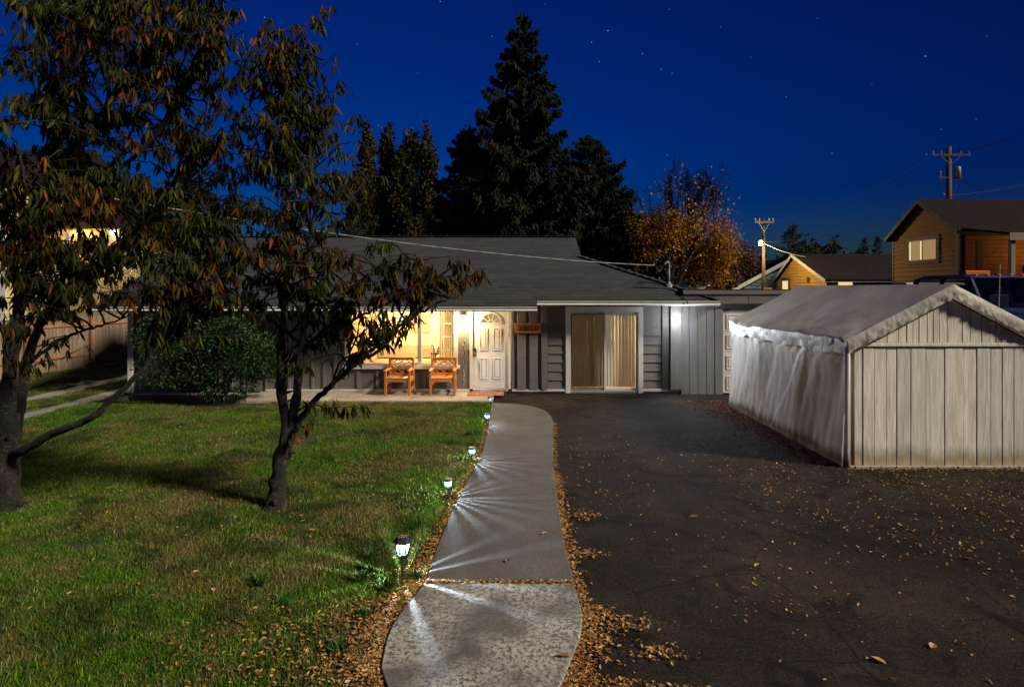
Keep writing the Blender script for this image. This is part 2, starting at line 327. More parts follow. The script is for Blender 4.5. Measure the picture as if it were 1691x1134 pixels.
def m_mat():
    t = NT('doormat'); co = t.coord('Object', (1, 1, 1)); w = t.add('TexVoronoi', Vector=co, Scale=14., distance='CHEBYCHEV').outputs['Distance']; n = t.noise(co, 90, 3)
    k = t.mix(t.ramp(w, [(.38, 0.), (.46, 1.)]), (.33, .05, .03), (.36, .19, .11)); t.col(t.mix(t.math('MULTIPLY', n, .5), k, (.12, .03, .02))); t.rough(.95); t.bump(n, .8, .01); return t.m
M['mat'] = m_mat()
def m_glass(name, alpha, tint=(1, 1, 1)):
    t = NT(name); g = t.add('BsdfGlossy', Color=(1, 1, 1), Roughness=.03); tr = t.add('BsdfTransparent', Color=tint); mx = t.add('MixShader', I0=t.math('ADD', t.math('MULTIPLY', t.math('POWER', t.add('LayerWeight', Blend=.5).outputs['Facing'], 4.), .4), alpha))
    t.l.new(tr.outputs[0], mx.inputs[1]); t.l.new(g.outputs[0], mx.inputs[2]); t.l.new(mx.outputs[0], t.out.inputs[0]); return t.m
M['glass'] = m_glass('window_glass', .02); M['carglass'] = m_glass('car_glass', .05, (.25, .28, .32)); M['screen'] = m_glass('insect_screen', .03, (.56, .53, .48))
def m_fabric(name, c, trans=.4):
    t = NT(name); t.col(c); t.rough(.8); tr = t.add('BsdfTranslucent', Color=c); mx = t.add('MixShader', I0=trans); t.l.new(t.p.outputs[0], mx.inputs[1]); t.l.new(tr.outputs[0], mx.inputs[2]); t.l.new(mx.outputs[0], t.out.inputs[0]); return t.m
M['vane'] = m_fabric('blind_vane', (.66, .63, .56), .34); M['curtain'] = m_fabric('sheer_curtain', (.55, .50, .36), .45); M['lens'] = m_fabric('frosted_lens', (.006, .010, .019), .3)
M['signwood'] = paint('sign_wood', (.46, .16, .03), .5, .25, 4, (1, 1, 8)); M['truck'] = paint('truck_blue_paint', (.03, .042, .13), .22, .1, 2, spec=.6); M['silver'] = paint('silver_metal', (.45, .45, .44), .4, .2, 5, metal=.6)
M['amber'] = paint('amber_plastic', (.60, .14, .03), .3, .1, 5); M['rubber'] = paint('rubber', (.015, .015, .015), .8, .2, 8); M['galv'] = paint('transformer_grey', (.20, .21, .21), .5, .2, 4)
def spot(name, loc, aim, power, color, size, parent, radius=.05):
    l = bpy.data.lights.new(name, 'SPOT'); l.energy = power; l.color = color; l.shadow_soft_size = radius; l.spot_size = R(size); l.spot_blend = .7
    o = bpy.data.objects.new(name, l); COL.objects.link(o); o.parent = parent; o.location = Vector(loc)-rootloc(parent); o.rotation_euler = (Vector(aim)-Vector(loc)).to_track_quat('-Z', 'Y').to_euler(); return o
def lamp(name, loc, power, color, radius=.03, parent=None):
    l = bpy.data.lights.new(name, 'POINT'); l.energy = power; l.color = color; l.shadow_soft_size = radius
    o = bpy.data.objects.new(name, l); COL.objects.link(o); o.parent = parent; o.location = Vector(loc)-(rootloc(parent) if parent else Vector()); return o
# ================================================================ terrain, lawn, paving
def sstep(a, b, x): t = np.clip((x-a)/(b-a), 0, 1); return t*t*(3-2*t)
def ground_h(X, Y):
    X = np.asarray(X, float); Y = np.asarray(Y, float)
    h = sstep(8.6, 9.7, X)*.95*sstep(9.2, 11.5, Y)+sstep(14, 24, X)*1.0*sstep(14, 30, Y)
    return h
xs = np.unique(np.concatenate([np.linspace(-500, -40, 12), np.linspace(-40, 40, 161), np.linspace(40, 500, 12)]))
ys = np.unique(np.concatenate([np.linspace(-200, -10, 6), np.linspace(-10, 70, 161), np.linspace(70, 900, 14)]))
GX, GY = np.meshgrid(xs, ys); GZ = ground_h(GX, GY)-.03
V = np.stack([GX, GY, GZ], -1).reshape(-1, 3); nx = len(xs); ii, jj = np.meshgrid(np.arange(nx-1), np.arange(len(ys)-1)); a = (jj*nx+ii).ravel()
o = link('ground', np_mesh('ground', V, np.stack([a, a+1, a+1+nx, a+nx], 1), M['ground'], smooth=True)); tag(o, kind='structure')
WL = [(-.50, 3.7), (-.71, 3.95), (-.82, 4.17), (-.91, 4.4), (-.94, 4.75), (-.93, 5.0), (-.865, 5.3), (-.775, 5.66), (-.76, 6.6), (-.70, 7.6), (-.63, 8.4), (-.55, 9.3), (-.48, 10.3), (-.46, 11.5), (-.46, 14.62)]
WR = [(.05, 3.7), (.21, 3.95), (.31, 4.17), (.42, 4.5), (.53, 4.85), (.57, 5.15), (.55, 5.66), (.54, 6.6), (.555, 7.6), (.575, 8.4), (.61, 9.3), (.66, 10.3), (.74, 11.5), (.82, 12.6), (.80, 13.2), (.70, 13.75), (.45, 14.2), (.05, 14.5), (-.46, 14.62)]
def edge(P, y): return float(np.interp(y, [p[1] for p in P], [p[0] for p in P]))
def sheet(name, poly, z, mat, kind='structure', thick=.06, bevel=0):
    b = MB(); b.prism([(x, y, z) for x, y in poly][::1], (0, 0, -thick)); o = b.build(name, mat, None, bevel=bevel); tag(o, kind=kind); return o
drive = sheet('driveway', [(-1.4, -3), (8.55, -3), (8.55, 15.88), (4.26, 15.88), (4.26, 15.97), (-.44, 15.97), (-.44, 14.5), (-.2, 14.4), (.4, 13.5), (.3, 5), (.0, 3.6), (-.4, 3.1), (-1.2, 3.0)], .004, M['asphalt'])
lawnp = [(-1.2, 3.1), (-30, 3.1), (-30, 25), (-9.7, 25), (-9.7, 14.7), (-.46, 14.7)]+[(x, y) for x, y in WL[::-1]]
lawn = sheet('lawn', [(x-(.03 if i >= 6 else 0), y) for i, (x, y) in enumerate(lawnp)], .0, M['ground'], thick=.02)
path = thing('garden_path', None, None, (0, 9, 0), kind='structure')
def slab(y0, y1, mat, zt):
    ysl = np.linspace(y0, y1, 15); poly = [(edge(WL, y), y, zt) for y in ysl]
    rr = [(edge(WR, y), y, zt) for y in ysl[::-1]]
    if y1 > 14: rr = [(x, y, zt) for x, y in WR[::-1] if y > y0]+[(edge(WR, y0), y0, zt)]
    if y1 > 14: poly = poly[:-1]
    b = MB(); b.prism(poly+rr, (0, 0, -.09)); b.build('slab', mat, path, bevel=.008)
slab(3.7, 5.655, M['conc_old'], .035); slab(5.68, 9.90, M['conc'], .03); slab(9.915, 11.30, M['conc'], .026); slab(11.315, 14.62, M['conc'], .022)
pat = thing('patio', None, None, (-3.3, 15.3, 0), kind='structure')
for x0, x1 in ((-6.3, -4.35), (-4.34, -2.4), (-2.39, -.44)):
    b = MB(); b.b2((x0, 14.68, -.03), (x1, 15.985, .06)); b.build('slab', M['patio'], pat, bevel=.008)
trk = thing('wheel_tracks', None, None, (-10.6, 15, 0), kind='structure')
for x in (-10.05, -11.45):
    b = MB(); b.prism([(x-.28+.00*y, y, .012) for y in (9.5, 24)]+[(x+.28+.0*y, y, .012) for y in (24, 9.5)], (0, 0, -.05)); b.build('concrete_strip', M['track'], trk)

# ================================================================ the house
WY = 16.0
house = thing('bungalow', 'low grey single-storey bungalow with dark hipped shingle roof', 'house', (-2.8, WY, 0))
S = F/WY
def hx(px): return (px-CX)/S
def hz(py): return H-(py-HY)/S
DX0, DX1 = -.98, -.095           # door
WX0, WX1, WZ0, WZ1 = hx(570), hx(756), .72, 2.14
SX0, SX1, SZ1 = hx(934), hx(1061), 2.19
HR = 4.24; HL = -9.62
# wall core panels around the openings (recessed plane at Y=WY)
def wallbox(x0, x1, z0, z1, y0=WY, y1=WY+.16): MBW.b2((x0, y0, z0), (x1, y1, z1))
MBW = MB(); wallbox(HL, WX0, .06, 2.5); wallbox(WX0, WX1, .06, WZ0); wallbox(WX0, WX1, WZ1, 2.5); wallbox(WX1, DX0-.07, .06, 2.5)
wallbox(DX0-.07, DX1+.07, 2.19, 2.5); wallbox(DX1+.07, SX0, .06, 2.5); wallbox(SX0, SX1, SZ1, 2.5); wallbox(SX1, HR, .06, 2.5)
MBW.b2((HL, WY+.16, .06), (HL+.16, 25, 2.5)); MBW.b2((HR-.16, WY+.16, .06), (HR, 25, 2.5)); MBW.b2((HL+.16, 24.84, .06), (HR-.16, 25, 2.5))
MBW.build('wall', M['siding'], house)
b = MB(); b.b2((HL+.02, WY+.02, -.1), (HR-.02, 24.9, .06)); b.build('foundation', M['fnd'], house)
# base trim boards
def tr(name, x0, x1, y0, y1, z0, z1, mat=None, bev=.004): return piece(name, mat or M['trim'], house, ((x0+x1)/2, (y0+y1)/2, (z0+z1)/2), (abs(x1-x0), abs(y1-y0), abs(z1-z0)), bev)
tr('base_trim', -6.2, DX0-.09, WY-.045, WY-.001, .065, .115); tr('base_trim', DX1+.09, SX0-.003, WY-.06, WY-.001, .065, .115); tr('base_trim', SX1+.003, HR, WY-.06, WY-.001, .065, .125)
# board and batten right of the door
for x0, x1, th in ((hx(854.5), hx(868), .075), (hx(874.5), hx(888), .075), (hx(894), hx(903.5), .085), (hx(845.5), hx(849), .05)):
    tr('batten', x0, x1, WY-th, WY-.001, .118, 2.40, M['siding'], .006)
# lap siding both sides of the sliding door
def laps(x0, x1, z0, z1, n, mat, parent, Yp=WY, name='lap_board', th=.032):
    dz = (z1-z0)/n; k = MB()
    L = x1-x0
    me = bpy.data.meshes.new(name); P = [(-L/2, -.004, dz+.02), (-L/2, -th, 0), (-L/2, 0, 0), (L/2, -.004, dz+.02), (L/2, -th, 0), (L/2, 0, 0), (-L/2, 0, dz+.02), (L/2, 0, dz+.02)]
    me.from_pydata(P, [], [(0, 1, 4, 3), (1, 2, 5, 4), (0, 6, 2, 1), (3, 4, 5, 7), (6, 0, 3, 7)]); me.materials.append(mat)
    for i in range(n): link(name, me, parent, Vector(((x0+x1)/2, Yp-.001, z0+i*dz))-rootloc(parent))
laps(hx(904.5), SX0-.002, .118, 2.34, 10, M['siding'], house); laps(SX1+.002, hx(1092.5), .127, 2.34, 10, M['siding'], house)
tr('corner_board', hx(1092.7), hx(1103.5), WY-.07, WY-.001, .127, 2.36, M['siding'], .006)
# panels and battens under and beside the window
for px in (592, 624, 660, 700, 735): tr('batten', hx(px-3), hx(px+3), WY-.03, WY-.001, .118, WZ0-.09, M['siding'])
for i in range(19):
    x = HL+.25+i*.29
    if x < WX0-.2: tr('batten', x-.03, x+.03, WY-.03, WY-.001, .1, 2.40, M['siding'])
tr('corner_board', HL-.03, HL+.1, WY-.05, WY-.001, .02, 2.40, M['white'], .005)
# entry door with fanlight
dr = MB(); dr.b2((DX0, WY+.012, .135), (DX1, WY+.055, 2.165)); door = dr.build('door', M['white'], house, bevel=.004)
def dpanel(x0, x1, z0, z1):
    b = MB(); w = .022                                # moulding ring, raised field
    for (a0, a1, c0, c1) in ((x0, x1, z0, z0+w), (x0, x1, z1-w, z1), (x0, x0+w, z0+w, z1-w), (x1-w, x1, z0+w, z1-w)): b.b2((a0, WY-.002, c0), (a1, WY+.013, c1))
    b.b2((x0+.05, WY+.003, z0+.05), (x1-.05, WY+.013, z1-.05)); b.build('panel', M['white'], door, bevel=.004)
for xa, xb in ((hx(792), hx(805.3)), (hx(814.3), hx(828))):
    dpanel(xa, xb, hz(578.5), hz(542)); dpanel(xa, xb, hz(625.5), hz(591))
fx, fz, fr = hx(810.4), hz(534.2), .285
b = MB(); b.prism([(fx+(fr-.03)*math.cos(a), WY+.004, fz+.02+(fr-.03)*math.sin(a)) for a in [math.pi*i/16 for i in range(17)]], (0, .007, 0)); b.build('fanlight', emit('fanlight_glow', (.95, .62, .26), .42), door)
b = MB()
def arc(r0, r1, y0, y1, a0=0, a1=math.pi, n=18):
    for i in range(n):
        t0, t1 = a0+(a1-a0)*i/n, a0+(a1-a0)*(i+1)/n
        q = [(fx+r*math.cos(t), 0, fz+r*math.sin(t)) for r, t in ((r0, t0), (r1, t0), (r1, t1), (r0, t1))]
        b.prism([(p[0], y0, p[2]) for p in q], (0, y1-y0, 0))
arc(fr-.035, fr, WY-.006, WY+.013); arc(.075, .095, WY-.003, WY+.013, n=10); b.b2((fx-fr, WY-.006, fz-.012), (fx+fr, WY+.013, fz+.022))
for k in range(1, 5):
    t = math.pi*k/5; b.beam((fx+.09*math.cos(t), WY+.001, fz+.09*math.sin(t)), (fx+(fr-.03)*math.cos(t), WY+.001, fz+(fr-.03)*math.sin(t)), .012, .016, up=(0, 1, 0))
b.build('fanlight_frame', M['white'], door)
b = MB(); b.lathe((hx(784.2), WY+.012, hz(585.6)), [(.034, 0), (.034, .012), (.014, .016), (.014, .04), (.03, .05), (.034, .065), (.025, .08), (.01, .083)], 16, axis='y'); b.build('knob', M['bronze'], door, smooth=True)
b = MB(); b.lathe((hx(784.2), WY+.012, hz(577)), [(.034, 0), (.034, .014), (.024, .024)], 16, axis='y'); b.build('deadbolt', M['bronze'], door)
for x0, x1 in ((DX0-.085, DX0-.005), (DX1+.005, DX1+.085)): tr('door_casing', x0, x1, WY-.03, WY+.05, .12, 2.185, M['white'])
tr('door_casing', DX0-.085, DX1+.085, WY-.028, WY+.05, 2.187, 2.27, M['white']); tr('threshold', DX0-.004, DX1+.004, WY-.06, WY+.05, .066, .13, M['silver'])
# picture window
win = thing('window', None, None); win.parent = house; win.location = (0, 0, 0)
def wp(name, x0, x1, y0, y1, z0, z1, mat=None, bev=.003): return piece(name, mat or M['white'], win, ((x0+x1)/2, (y0+y1)/2, (z0+z1)/2), (x1-x0, y1-y0, z1-z0), bev)
f = .095
wp('frame', WX0-.003, WX0+f, WY-.035, WY+.1, WZ0, WZ1); wp('frame', WX1-f, WX1+.003, WY-.035, WY+.1, WZ0, WZ1); wp('frame', WX0-.003, WX1+.003, WY-.038, WY+.1, WZ1+.002, WZ1+.09); wp('sill', WX0-.05, WX1+.05, WY-.075, WY+.1, WZ0-.09, WZ0-.002)
mx0, mx1 = hx(689.5), hx(696); wp('mullion', mx0, mx1, WY-.01, WY+.09, WZ0+.002, WZ1-.002)
for x0, x1 in ((WX0+f+.002, mx0-.002), (mx1+.002, WX1-f-.002)):
    wp('sash_rail', x0, x1, WY+.02, WY+.07, WZ0+.002, WZ0+.045); wp('sash_rail', x0, x1, WY+.02, WY+.07, WZ1-.045, WZ1-.002)
    wp('pane', x0, x1, WY+.04, WY+.046, WZ0+.047, WZ1-.047, M['glass'], 0)
def grid(x0, x1, cols, rows):
    for c in range(1, cols): x = x0+(x1-x0)*c/cols; wp('muntin', x-.008, x+.008, WY+.026, WY+.038, WZ0+.047, WZ1-.047)
    for r in range(1, rows): z = WZ0+.05+(WZ1-WZ0-.1)*r/rows; wp('muntin', x0, x1, WY+.024, WY+.036, z-.008, z+.008)
grid(mx1, WX1-f, 3, 4)
# living room behind the window
rm = thing('living_room', None, None); rm.parent = house
RX0, RX1, RY1, RZ = WX0-.9, -1.12, 20.0, 2.42
b = MB(); b.b2((RX0, RY1, .07), (RX1, RY1+.1, RZ)); b.b2((RX0-.1, WY+.17, .07), (RX0-.002, RY1+.1, RZ)); b.b2((RX1+.002, WY+.17, .07), (RX1+.08, RY1+.1, RZ)); b.build('room_wall', M['wallin'], rm)
b = MB(); b.b2((RX0, WY+.17, RZ+.002), (RX1, RY1, RZ+.05)); b.build('ceiling', M['white'], rm)
b = MB(); b.b2((RX0, WY+.17, .0), (RX1, RY1, .068)); b.build('room_floor', M['floorin'], rm)
b = MB(); x0, x1 = hx(724), hx(749); n = 26
P = [(x0+(x1-x0)*i/n, WY+.2+.025*math.sin(i*1.5)) for i in range(n+1)]
for i in range(n): b.add([(P[i][0], P[i][1], WZ0-.05), (P[i+1][0], P[i+1][1], WZ0-.05), (P[i+1][0], P[i+1][1], WZ1-.02), (P[i][0], P[i][1], WZ1-.02)], [(0, 1, 2, 3)])
b.build('curtain', M['curtain'], rm, smooth=True)
b = MB(); b.b2((hx(580), 18.4, .07), (hx(690), 19.2, .55)); b.b2((hx(580), 19.0, .55), (hx(690), 19.3, 1.02)); b.b2((hx(575), 18.4, .5), (hx(581), 19.2, .78)); b.build('sofa', paint('sofa_cloth', (.42, .30, .18), .9), rm, bevel=.05)
b = MB(); b.b2((hx(700), 17.4, .84), (hx(738), 18.1, .89)); [b.b2((x, y, .07), (x+.06, y+.06, .84)) for x in (hx(701), hx(735)) for y in (17.42, 18.02)]; b.build('table', paint('table_wood', (.28, .12, .05), .5), rm, bevel=.006)
b = MB(); [b.lathe((hx(703+9*k), 17.6, .89), [(.035, 0), (.05, .03), (.045, .1), (.02, .13), (.025, .16)], 12) for k in range(4)]; b.build('jar', paint('jar_glaze', (.25, .28, .25), .3), rm)
b = MB(); b.b2((hx(640), 19.94, 1.25), (hx(675), 19.985, 1.85)); b.build('picture', paint('picture_print', (.55, .34, .16), .6), rm)
b = MB(); b.lathe((hx(652), 18.5, 2.2), [(.0, .2), (.02, .2), (.02, .05), (.2, 0), (.22, -.06), (.2, -.1)], 20); b.build('ceiling_lamp', emit('room_lamp_glow', (1, .72, .36), 4), rm)
lamp('room_light', (hx(652), 18.3, 1.95), 330, (1, .74, .40), .12, rm); lamp('room_light', (hx(720), 18.9, 1.9), 130, (1, .72, .36), .1, rm)
# sliding patio door
sd = thing('sliding_door', None, None); sd.parent = house
def sp(name, x0, x1, y0, y1, z0, z1, mat=None, bev=.004): return piece(name, mat or M['trim'], sd, ((x0+x1)/2, (y0+y1)/2, (z0+z1)/2), (x1-x0, y1-y0, z1-z0), bev)
sp('casing', SX0, SX0+.115, WY-.07, WY+.12, .022, SZ1-.142); sp('casing', SX1-.115, SX1, WY-.07, WY+.12, .022, SZ1-.142); sp('casing', SX0, SX1, WY-.073, WY+.12, SZ1-.14, SZ1)
gx0, gx1, gz0, gz1 = SX0+.117, SX1-.117, .03, SZ1-.142; gm = (gx0+gx1)/2+.03
sp('track_sill', gx0, gx1, WY-.05, WY+.1, gz0-.01, gz0+.05, M['silver'])
for (x0, x1, y, nm) in ((gx0, gm+.03, WY+.05, 'fixed_leaf'), (gm-.03, gx1, WY+.005, 'sliding_leaf')):
    for nm2, a in (('stile', (x0, x0+.05, gz0+.052, gz1)), ('stile', (x1-.05, x1, gz0+.052, gz1)), ('leaf_rail', (x0+.051, x1-.051, gz0+.052, gz0+.11)), ('leaf_rail', (x0+.051, x1-.051, gz1-.06, gz1))): sp(nm2, a[0], a[1], y, y+.035, a[2], a[3])
    sp('pane', x0+.05, x1-.05, y+.015, y+.02, gz0+.11, gz1-.06, M['glass'], 0)
sp('insect_screen', gx0+.02, gm-.035, WY-.012, WY-.009, gz0+.1, gz1-.05, M['screen'], 0)
sp('handle', gx0+.012, gx0+.03, WY-.04, WY-.013, 1.02, 1.14, M['blackmetal'])
vme = None; nv = 19
for i in range(nv):
    x = gx0+.03+(gx1-gx0-.06)*(i+.5)/nv
    ang = R(21+random.uniform(-4, 4)) if i != 13 else R(30)
    piece('vane', M['vane'], sd, (x, WY+.20, (gz0+gz1)/2+.02), (.094, .003, gz1-gz0-.2), 0, rot=(0, 0, ang))
sp('blind_rail', gx0, gx1, WY+.16, WY+.23, gz1-.085, gz1-.02, M['white'])
br = thing('back_room', None, None); br.parent = house
b = MB(); b.b2((.75, 19.2, .07), (4.05, 19.3, 2.42)); b.b2((.65, WY+.17, .07), (.75, 19.3, 2.42)); b.b2((4.052, WY+.17, .07), (4.075, 19.3, 2.42)); b.build('room_wall', M['wallin'], br)
b = MB(); b.b2((.75, WY+.17, 2.422), (4.05, 19.2, 2.47)); b.build('ceiling', M['white'], br); b = MB(); b.b2((.75, WY+.17, .0), (4.05, 19.2, .068)); b.build('room_floor', M['floorin'], br)
b = MB(); b.b2((2.7, 17.0, 2.02), (3.3, 17.1, 2.06)); b.build('ceiling_lamp', emit('tube_lamp_glow', (1, .70, .38), 5), br)
lamp('room_light', (2.45, 18.6, 1.4), 150, (1, .84, .64), .12, br)
# roof
sl_ = .4; EY, EZ, RYr = 15.55, 2.354, 20.4; EXR = 5.06; RXR = 2.03; RXL = -10.0; LY = 15.22
def rz(Y): return EZ+sl_*(Y-EY)
DG = EXR-RXR                                    # distance from hip eave to the gablet
roof_pts = dict(e1=(.60, EY, rz(EY)), e2=(EXR, EY, EZ), g=(RXR, EY+DG, rz(EY+DG)), r=(RXR, RYr, rz(RYr)), l=(RXL, RYr, rz(RYr)), le=(RXL, LY, rz(LY)), l2=(.60, LY, rz(LY)))
BY = 2*RYr-EY
b = MB(); T = -.10
b.prism([roof_pts[k] for k in ('le', 'l2', 'e1', 'e2', 'g', 'r', 'l')], (0, 0, T))
b.prism([(RXL, RYr, rz(RYr)), (RXR, RYr, rz(RYr)), (RXR, BY-DG, rz(EY+DG)), (EXR, BY, EZ), (RXL, BY, EZ)], (0, 0, T))
b.prism([(EXR, EY, EZ), (EXR, BY, EZ), (RXR, BY-DG, rz(EY+DG)), (RXR, EY+DG, rz(EY+DG))], (0, 0, T))
roof = b.build('roof', M['shingle'], house)
b = MB(); b.prism([(RXR-.1, EY+DG, rz(EY+DG)-.11), (RXR-.1, BY-DG, rz(EY+DG)-.11), (RXR-.1, RYr, rz(RYr)-.11)], (.06, 0, 0)); b.build('gablet', M['siding'], house)
b = MB(); b.prism([(RXL+.3, WY, 2.5), (RXL+.3, 24.9, 2.5), (RXL+.3, RYr, rz(RYr)-.2)], (.1, 0, 0)); b.build('gable', M['siding'], house)
# shingle tabs on the front and the hip slope
L = math.hypot(1, sl_); ny = Vector((0, 1, sl_))/L; nn = Vector((0, -sl_, 1))/L
Ms = []; tn = []
def tab_template():
    return np.array([(-.5, 0, 0), (.5, 0, 0), (.5, 1, 0), (-.5, 1, 0), (-.5, 0, 1), (.5, 0, 1), (.5, 1, .25), (-.5, 1, .25)], float), np.array([(4, 5, 6, 7), (0, 1, 5, 4), (1, 2, 6, 5), (3, 0, 4, 7)])
TT, TF = tab_template(); ex = .19
for row in range(int(5.6/ex)):
    s = row*ex; Y = LY+s/L
    if Y > RYr-.02: break
    xl, xr = RXL, (.60 if Y < EY else (EXR-(Y-EY) if Y < EY+DG else RXR))
    x = xl+(row % 2)*.15+random.uniform(0, .05)
    while x < xr-.06:
        w = .30+random.uniform(-.02, .02); w = min(w, xr-x)
        th = random.uniform(.006, .011); p = Vector((x+w/2, Y, rz(Y)+.002))
        A = np.eye(4); A[:3, 0] = Vector((w-.004, 0, 0)); A[:3, 1] = ny*(ex+.03); A[:3, 2] = nn*th; A[:3, 3] = p+Vector((0, random.uniform(-.004, .004), 0)); Ms.append(A); tn.append(min(1, max(0, .5+1.1*vn1(x, row*1.3, .8, 3)+random.uniform(-.45, .45)))); x += w
hy_ = Vector((-1, 0, sl_))/L; hn = Vector((sl_, 0, 1))/L
for row in range(int(DG*L/ex)):
    X = EXR-row*ex/L; y = EY+(EXR-X); y1 = BY-(EXR-X)
    while y < y1:
        w = .3; A = np.eye(4); A[:3, 0] = Vector((0, w-.008, 0)); A[:3, 1] = hy_*(ex+.03); A[:3, 2] = hn*.006; A[:3, 3] = Vector((X, y+w/2, EZ+sl_*(EXR-X)+.002)); Ms.append(A); tn.append(random.random()); y += w
V, FF, tt = bake(TT, TF, np.array(Ms), np.array(tn)); V = V-np.array(rootloc(house))
o = link('shingles', np_mesh('shingles', V, FF, M['shingle'], tt), roof); tag(o, kind='stuff')
def capline(p, q, w=.24):
    p, q = Vector(p), Vector(q); n = int((q-p).length/.2); 
    for i in range(n):
        u, e = p.lerp(q, i/n)+Vector((0, 0, .010)), p.lerp(q, (i+1.25)/n)+Vector((0, 0, .018)); o = piece('ridge_cap', M['shingle'], roof, (u+e)/2, (.26, w, .012), .003); o.rotation_euler = (e-u).to_track_quat('X', 'Z').to_euler()
capline(roof_pts['e2'], roof_pts['g']); capline(roof_pts['l'], roof_pts['r'])
def gutter(x0, x1, y, z):
    b = MB(); pr = [(0, 0), (-.10, 0), (-.125, .025), (-.105, .055), (-.13, .095), (-.13, .11), (-.115, .11), (-.09, .055), (-.09, .015), (-.012, .015), (-.012, .11), (0, .11)]
    b.prism([(x0, y+p[0], z+p[1]) for p in pr], (x1-x0, 0, 0)); g = b.build('gutter', M['white'], house); return g
gutter(RXL, .60, LY-.012, rz(LY)-.125); gutter(.61, EXR, EY-.012, rz(EY)-.125)
tr('fascia', RXL, .60, LY-.01, LY+.015, rz(LY)-.128, rz(LY)-.102, M['white']); tr('fascia', .605, EXR, EY-.01, EY+.015, rz(EY)-.128, rz(EY)-.102, M['trim'])
tr('fascia', EXR-.012, EXR+.012, EY+.02, BY, rz(EY)-.14, rz(EY)-.103, M['trim'])
b = MB(); b.prism([(RXL+.02, LY+.02, rz(LY)-.122), (.585, LY+.02, rz(LY)-.122), (.585, WY-.002, rz(WY)-.122), (RXL+.02, WY-.002, rz(WY)-.122)], (0, 0, .012)); b.build('soffit', M['white'], house)
b = MB(); b.prism([(.607, EY+.02, rz(EY)-.122), (EXR-.02, EY+.02, rz(EY)-.122), (EXR-.02, WY-.002, rz(WY)-.122), (.607, WY-.002, rz(WY)-.122)], (0, 0, .012)); b.build('soffit', M['trim'], house)
# service mast on the roof
mp = Vector((4.05, 16.42, rz(16.42)))
ms = thing('service_mast', 'grey conduit mast with curved weatherhead standing on the roof', 'mast', mp)
b = MB(); b.tube([mp+Vector((0, 0, -.02)), mp+Vector((0, 0, .50))], .03, 10); b.build('pipe', M['galv'], ms, smooth=True)
b = MB(); b.lathe(mp, [(.13, -.03), (.11, .02), (.05, .09), (.035, .12)], 14); b.build('flashing', M['galv'], ms)
b = MB(); b.tube(smooth_line([mp+Vector((0, 0, .46)), mp+Vector((0, 0, .57)), mp+Vector((-.05, -.02, .62)), mp+Vector((-.13, -.03, .56))], 4), [.034]*13, 10); b.build('weatherhead', M['galv'], ms, smooth=True)
b = MB()
for k in range(3): b.tube(smooth_line([mp+Vector((-.12, -.03, .56)), mp+Vector((-.22-.05*k, -.05, .40-.04*k)), mp+Vector((-.34, -.1, .50)), mp+Vector((-.42, -.16, .53))], 5), .009, 5)
b.build('drip_loop', M['wireb'], ms)
b = MB(); P0 = mp+Vector((-.42, -.16, .53)); P1 = Vector((-15.5, 5.0, 6.05))
b.tube([P0.lerp(P1, t)-Vector((0, 0, 4*t*(1-t)*.62)) for t in np.linspace(0, 1, 40)], .008, 6)
b.tube([P0.lerp(P1, t)-Vector((0, 0, 4*t*(1-t)*.62))+Vector((.012*math.cos(t*300), .012*math.sin(t*300), .01)) for t in np.linspace(0, 1, 300)], .005, 4)
tag(b.build('service_cable', M['wire'], None, loc=mp), 'pale twisted overhead cable running from roof mast into the cherry trees', 'cable')
b = MB(); P = [mp+Vector((-.95, -.12, -.02)), mp+Vector((-.3, -.2, -.045)), mp+Vector((.02, -.28, -.09)), mp+Vector((.12, -.6, -.21)), (4.24, 15.40, 2.33), (4.25, 15.38, 2.26)]
b.tube(smooth_line(P, 6), .012, 6); tag(b.build('roof_cable', M['wireb'], None, loc=mp), 'black cable lying on the shingles below the mast', 'cable')
# porch lamp
PL = Vector((hx(765), WY, hz(523)))
pl = thing('porch_lamp', 'lit warm wall lamp between the window and the front door', 'lamp', PL)
b = MB(); b.lathe(PL+Vector((0, 0, .02)), [(.06, .0), (.06, .02), (.03, .03)], 14, axis='y'); b.build('back_plate', M['bronze'], pl)
b = MB(); b.tube(smooth_line([PL+Vector((0, -.03, .02)), PL+Vector((0, -.08, .07)), PL+Vector((0, -.12, .06))], 4), .01, 6); b.lathe(PL+Vector((0, -.12, .045)), [(.065, 0), (.05, .03), (.012, .05)], 14); b.build('arm', M['bronze'], pl)
b = MB(); b.lathe(PL+Vector((0, -.12, -.07)), [(.02, -.0), (.045, .02), (.055, .06), (.045, .10), (.03, .115)], 14); b.build('glass_globe', emit('porch_glow', (1, .76, .42), 30), pl, smooth=True)
lamp('porch_light', PL+Vector((0, -.22, -.10)), 112, (1, .70, .36), .04, pl)
# beaded silver chain under the porch lamp
b = MB(); P = [PL+Vector((.02+.012*math.sin(k*1.7), -.02, -.16-.055*k)) for k in range(30)]; b.tube(P, .004, 5)
dk = b.build('hanging_chain', M['silver'], None, loc=PL+Vector((0, 0, -1.7))); tag(dk, 'thin beaded silver chain hanging below the porch lamp', 'chain')
for p in P[::2]: piece('bead', M['silver'], dk, p, (.018, .014, .024), .003)
b = MB(); b.b2((hx(773), WY-.02, hz(583)), (hx(774.6), WY-.001, hz(577))); tag(b.build('doorbell', M['blackmetal'], None, loc=(hx(774), WY, hz(580)), bevel=.003), 'small black doorbell beside the front door casing', 'doorbell')
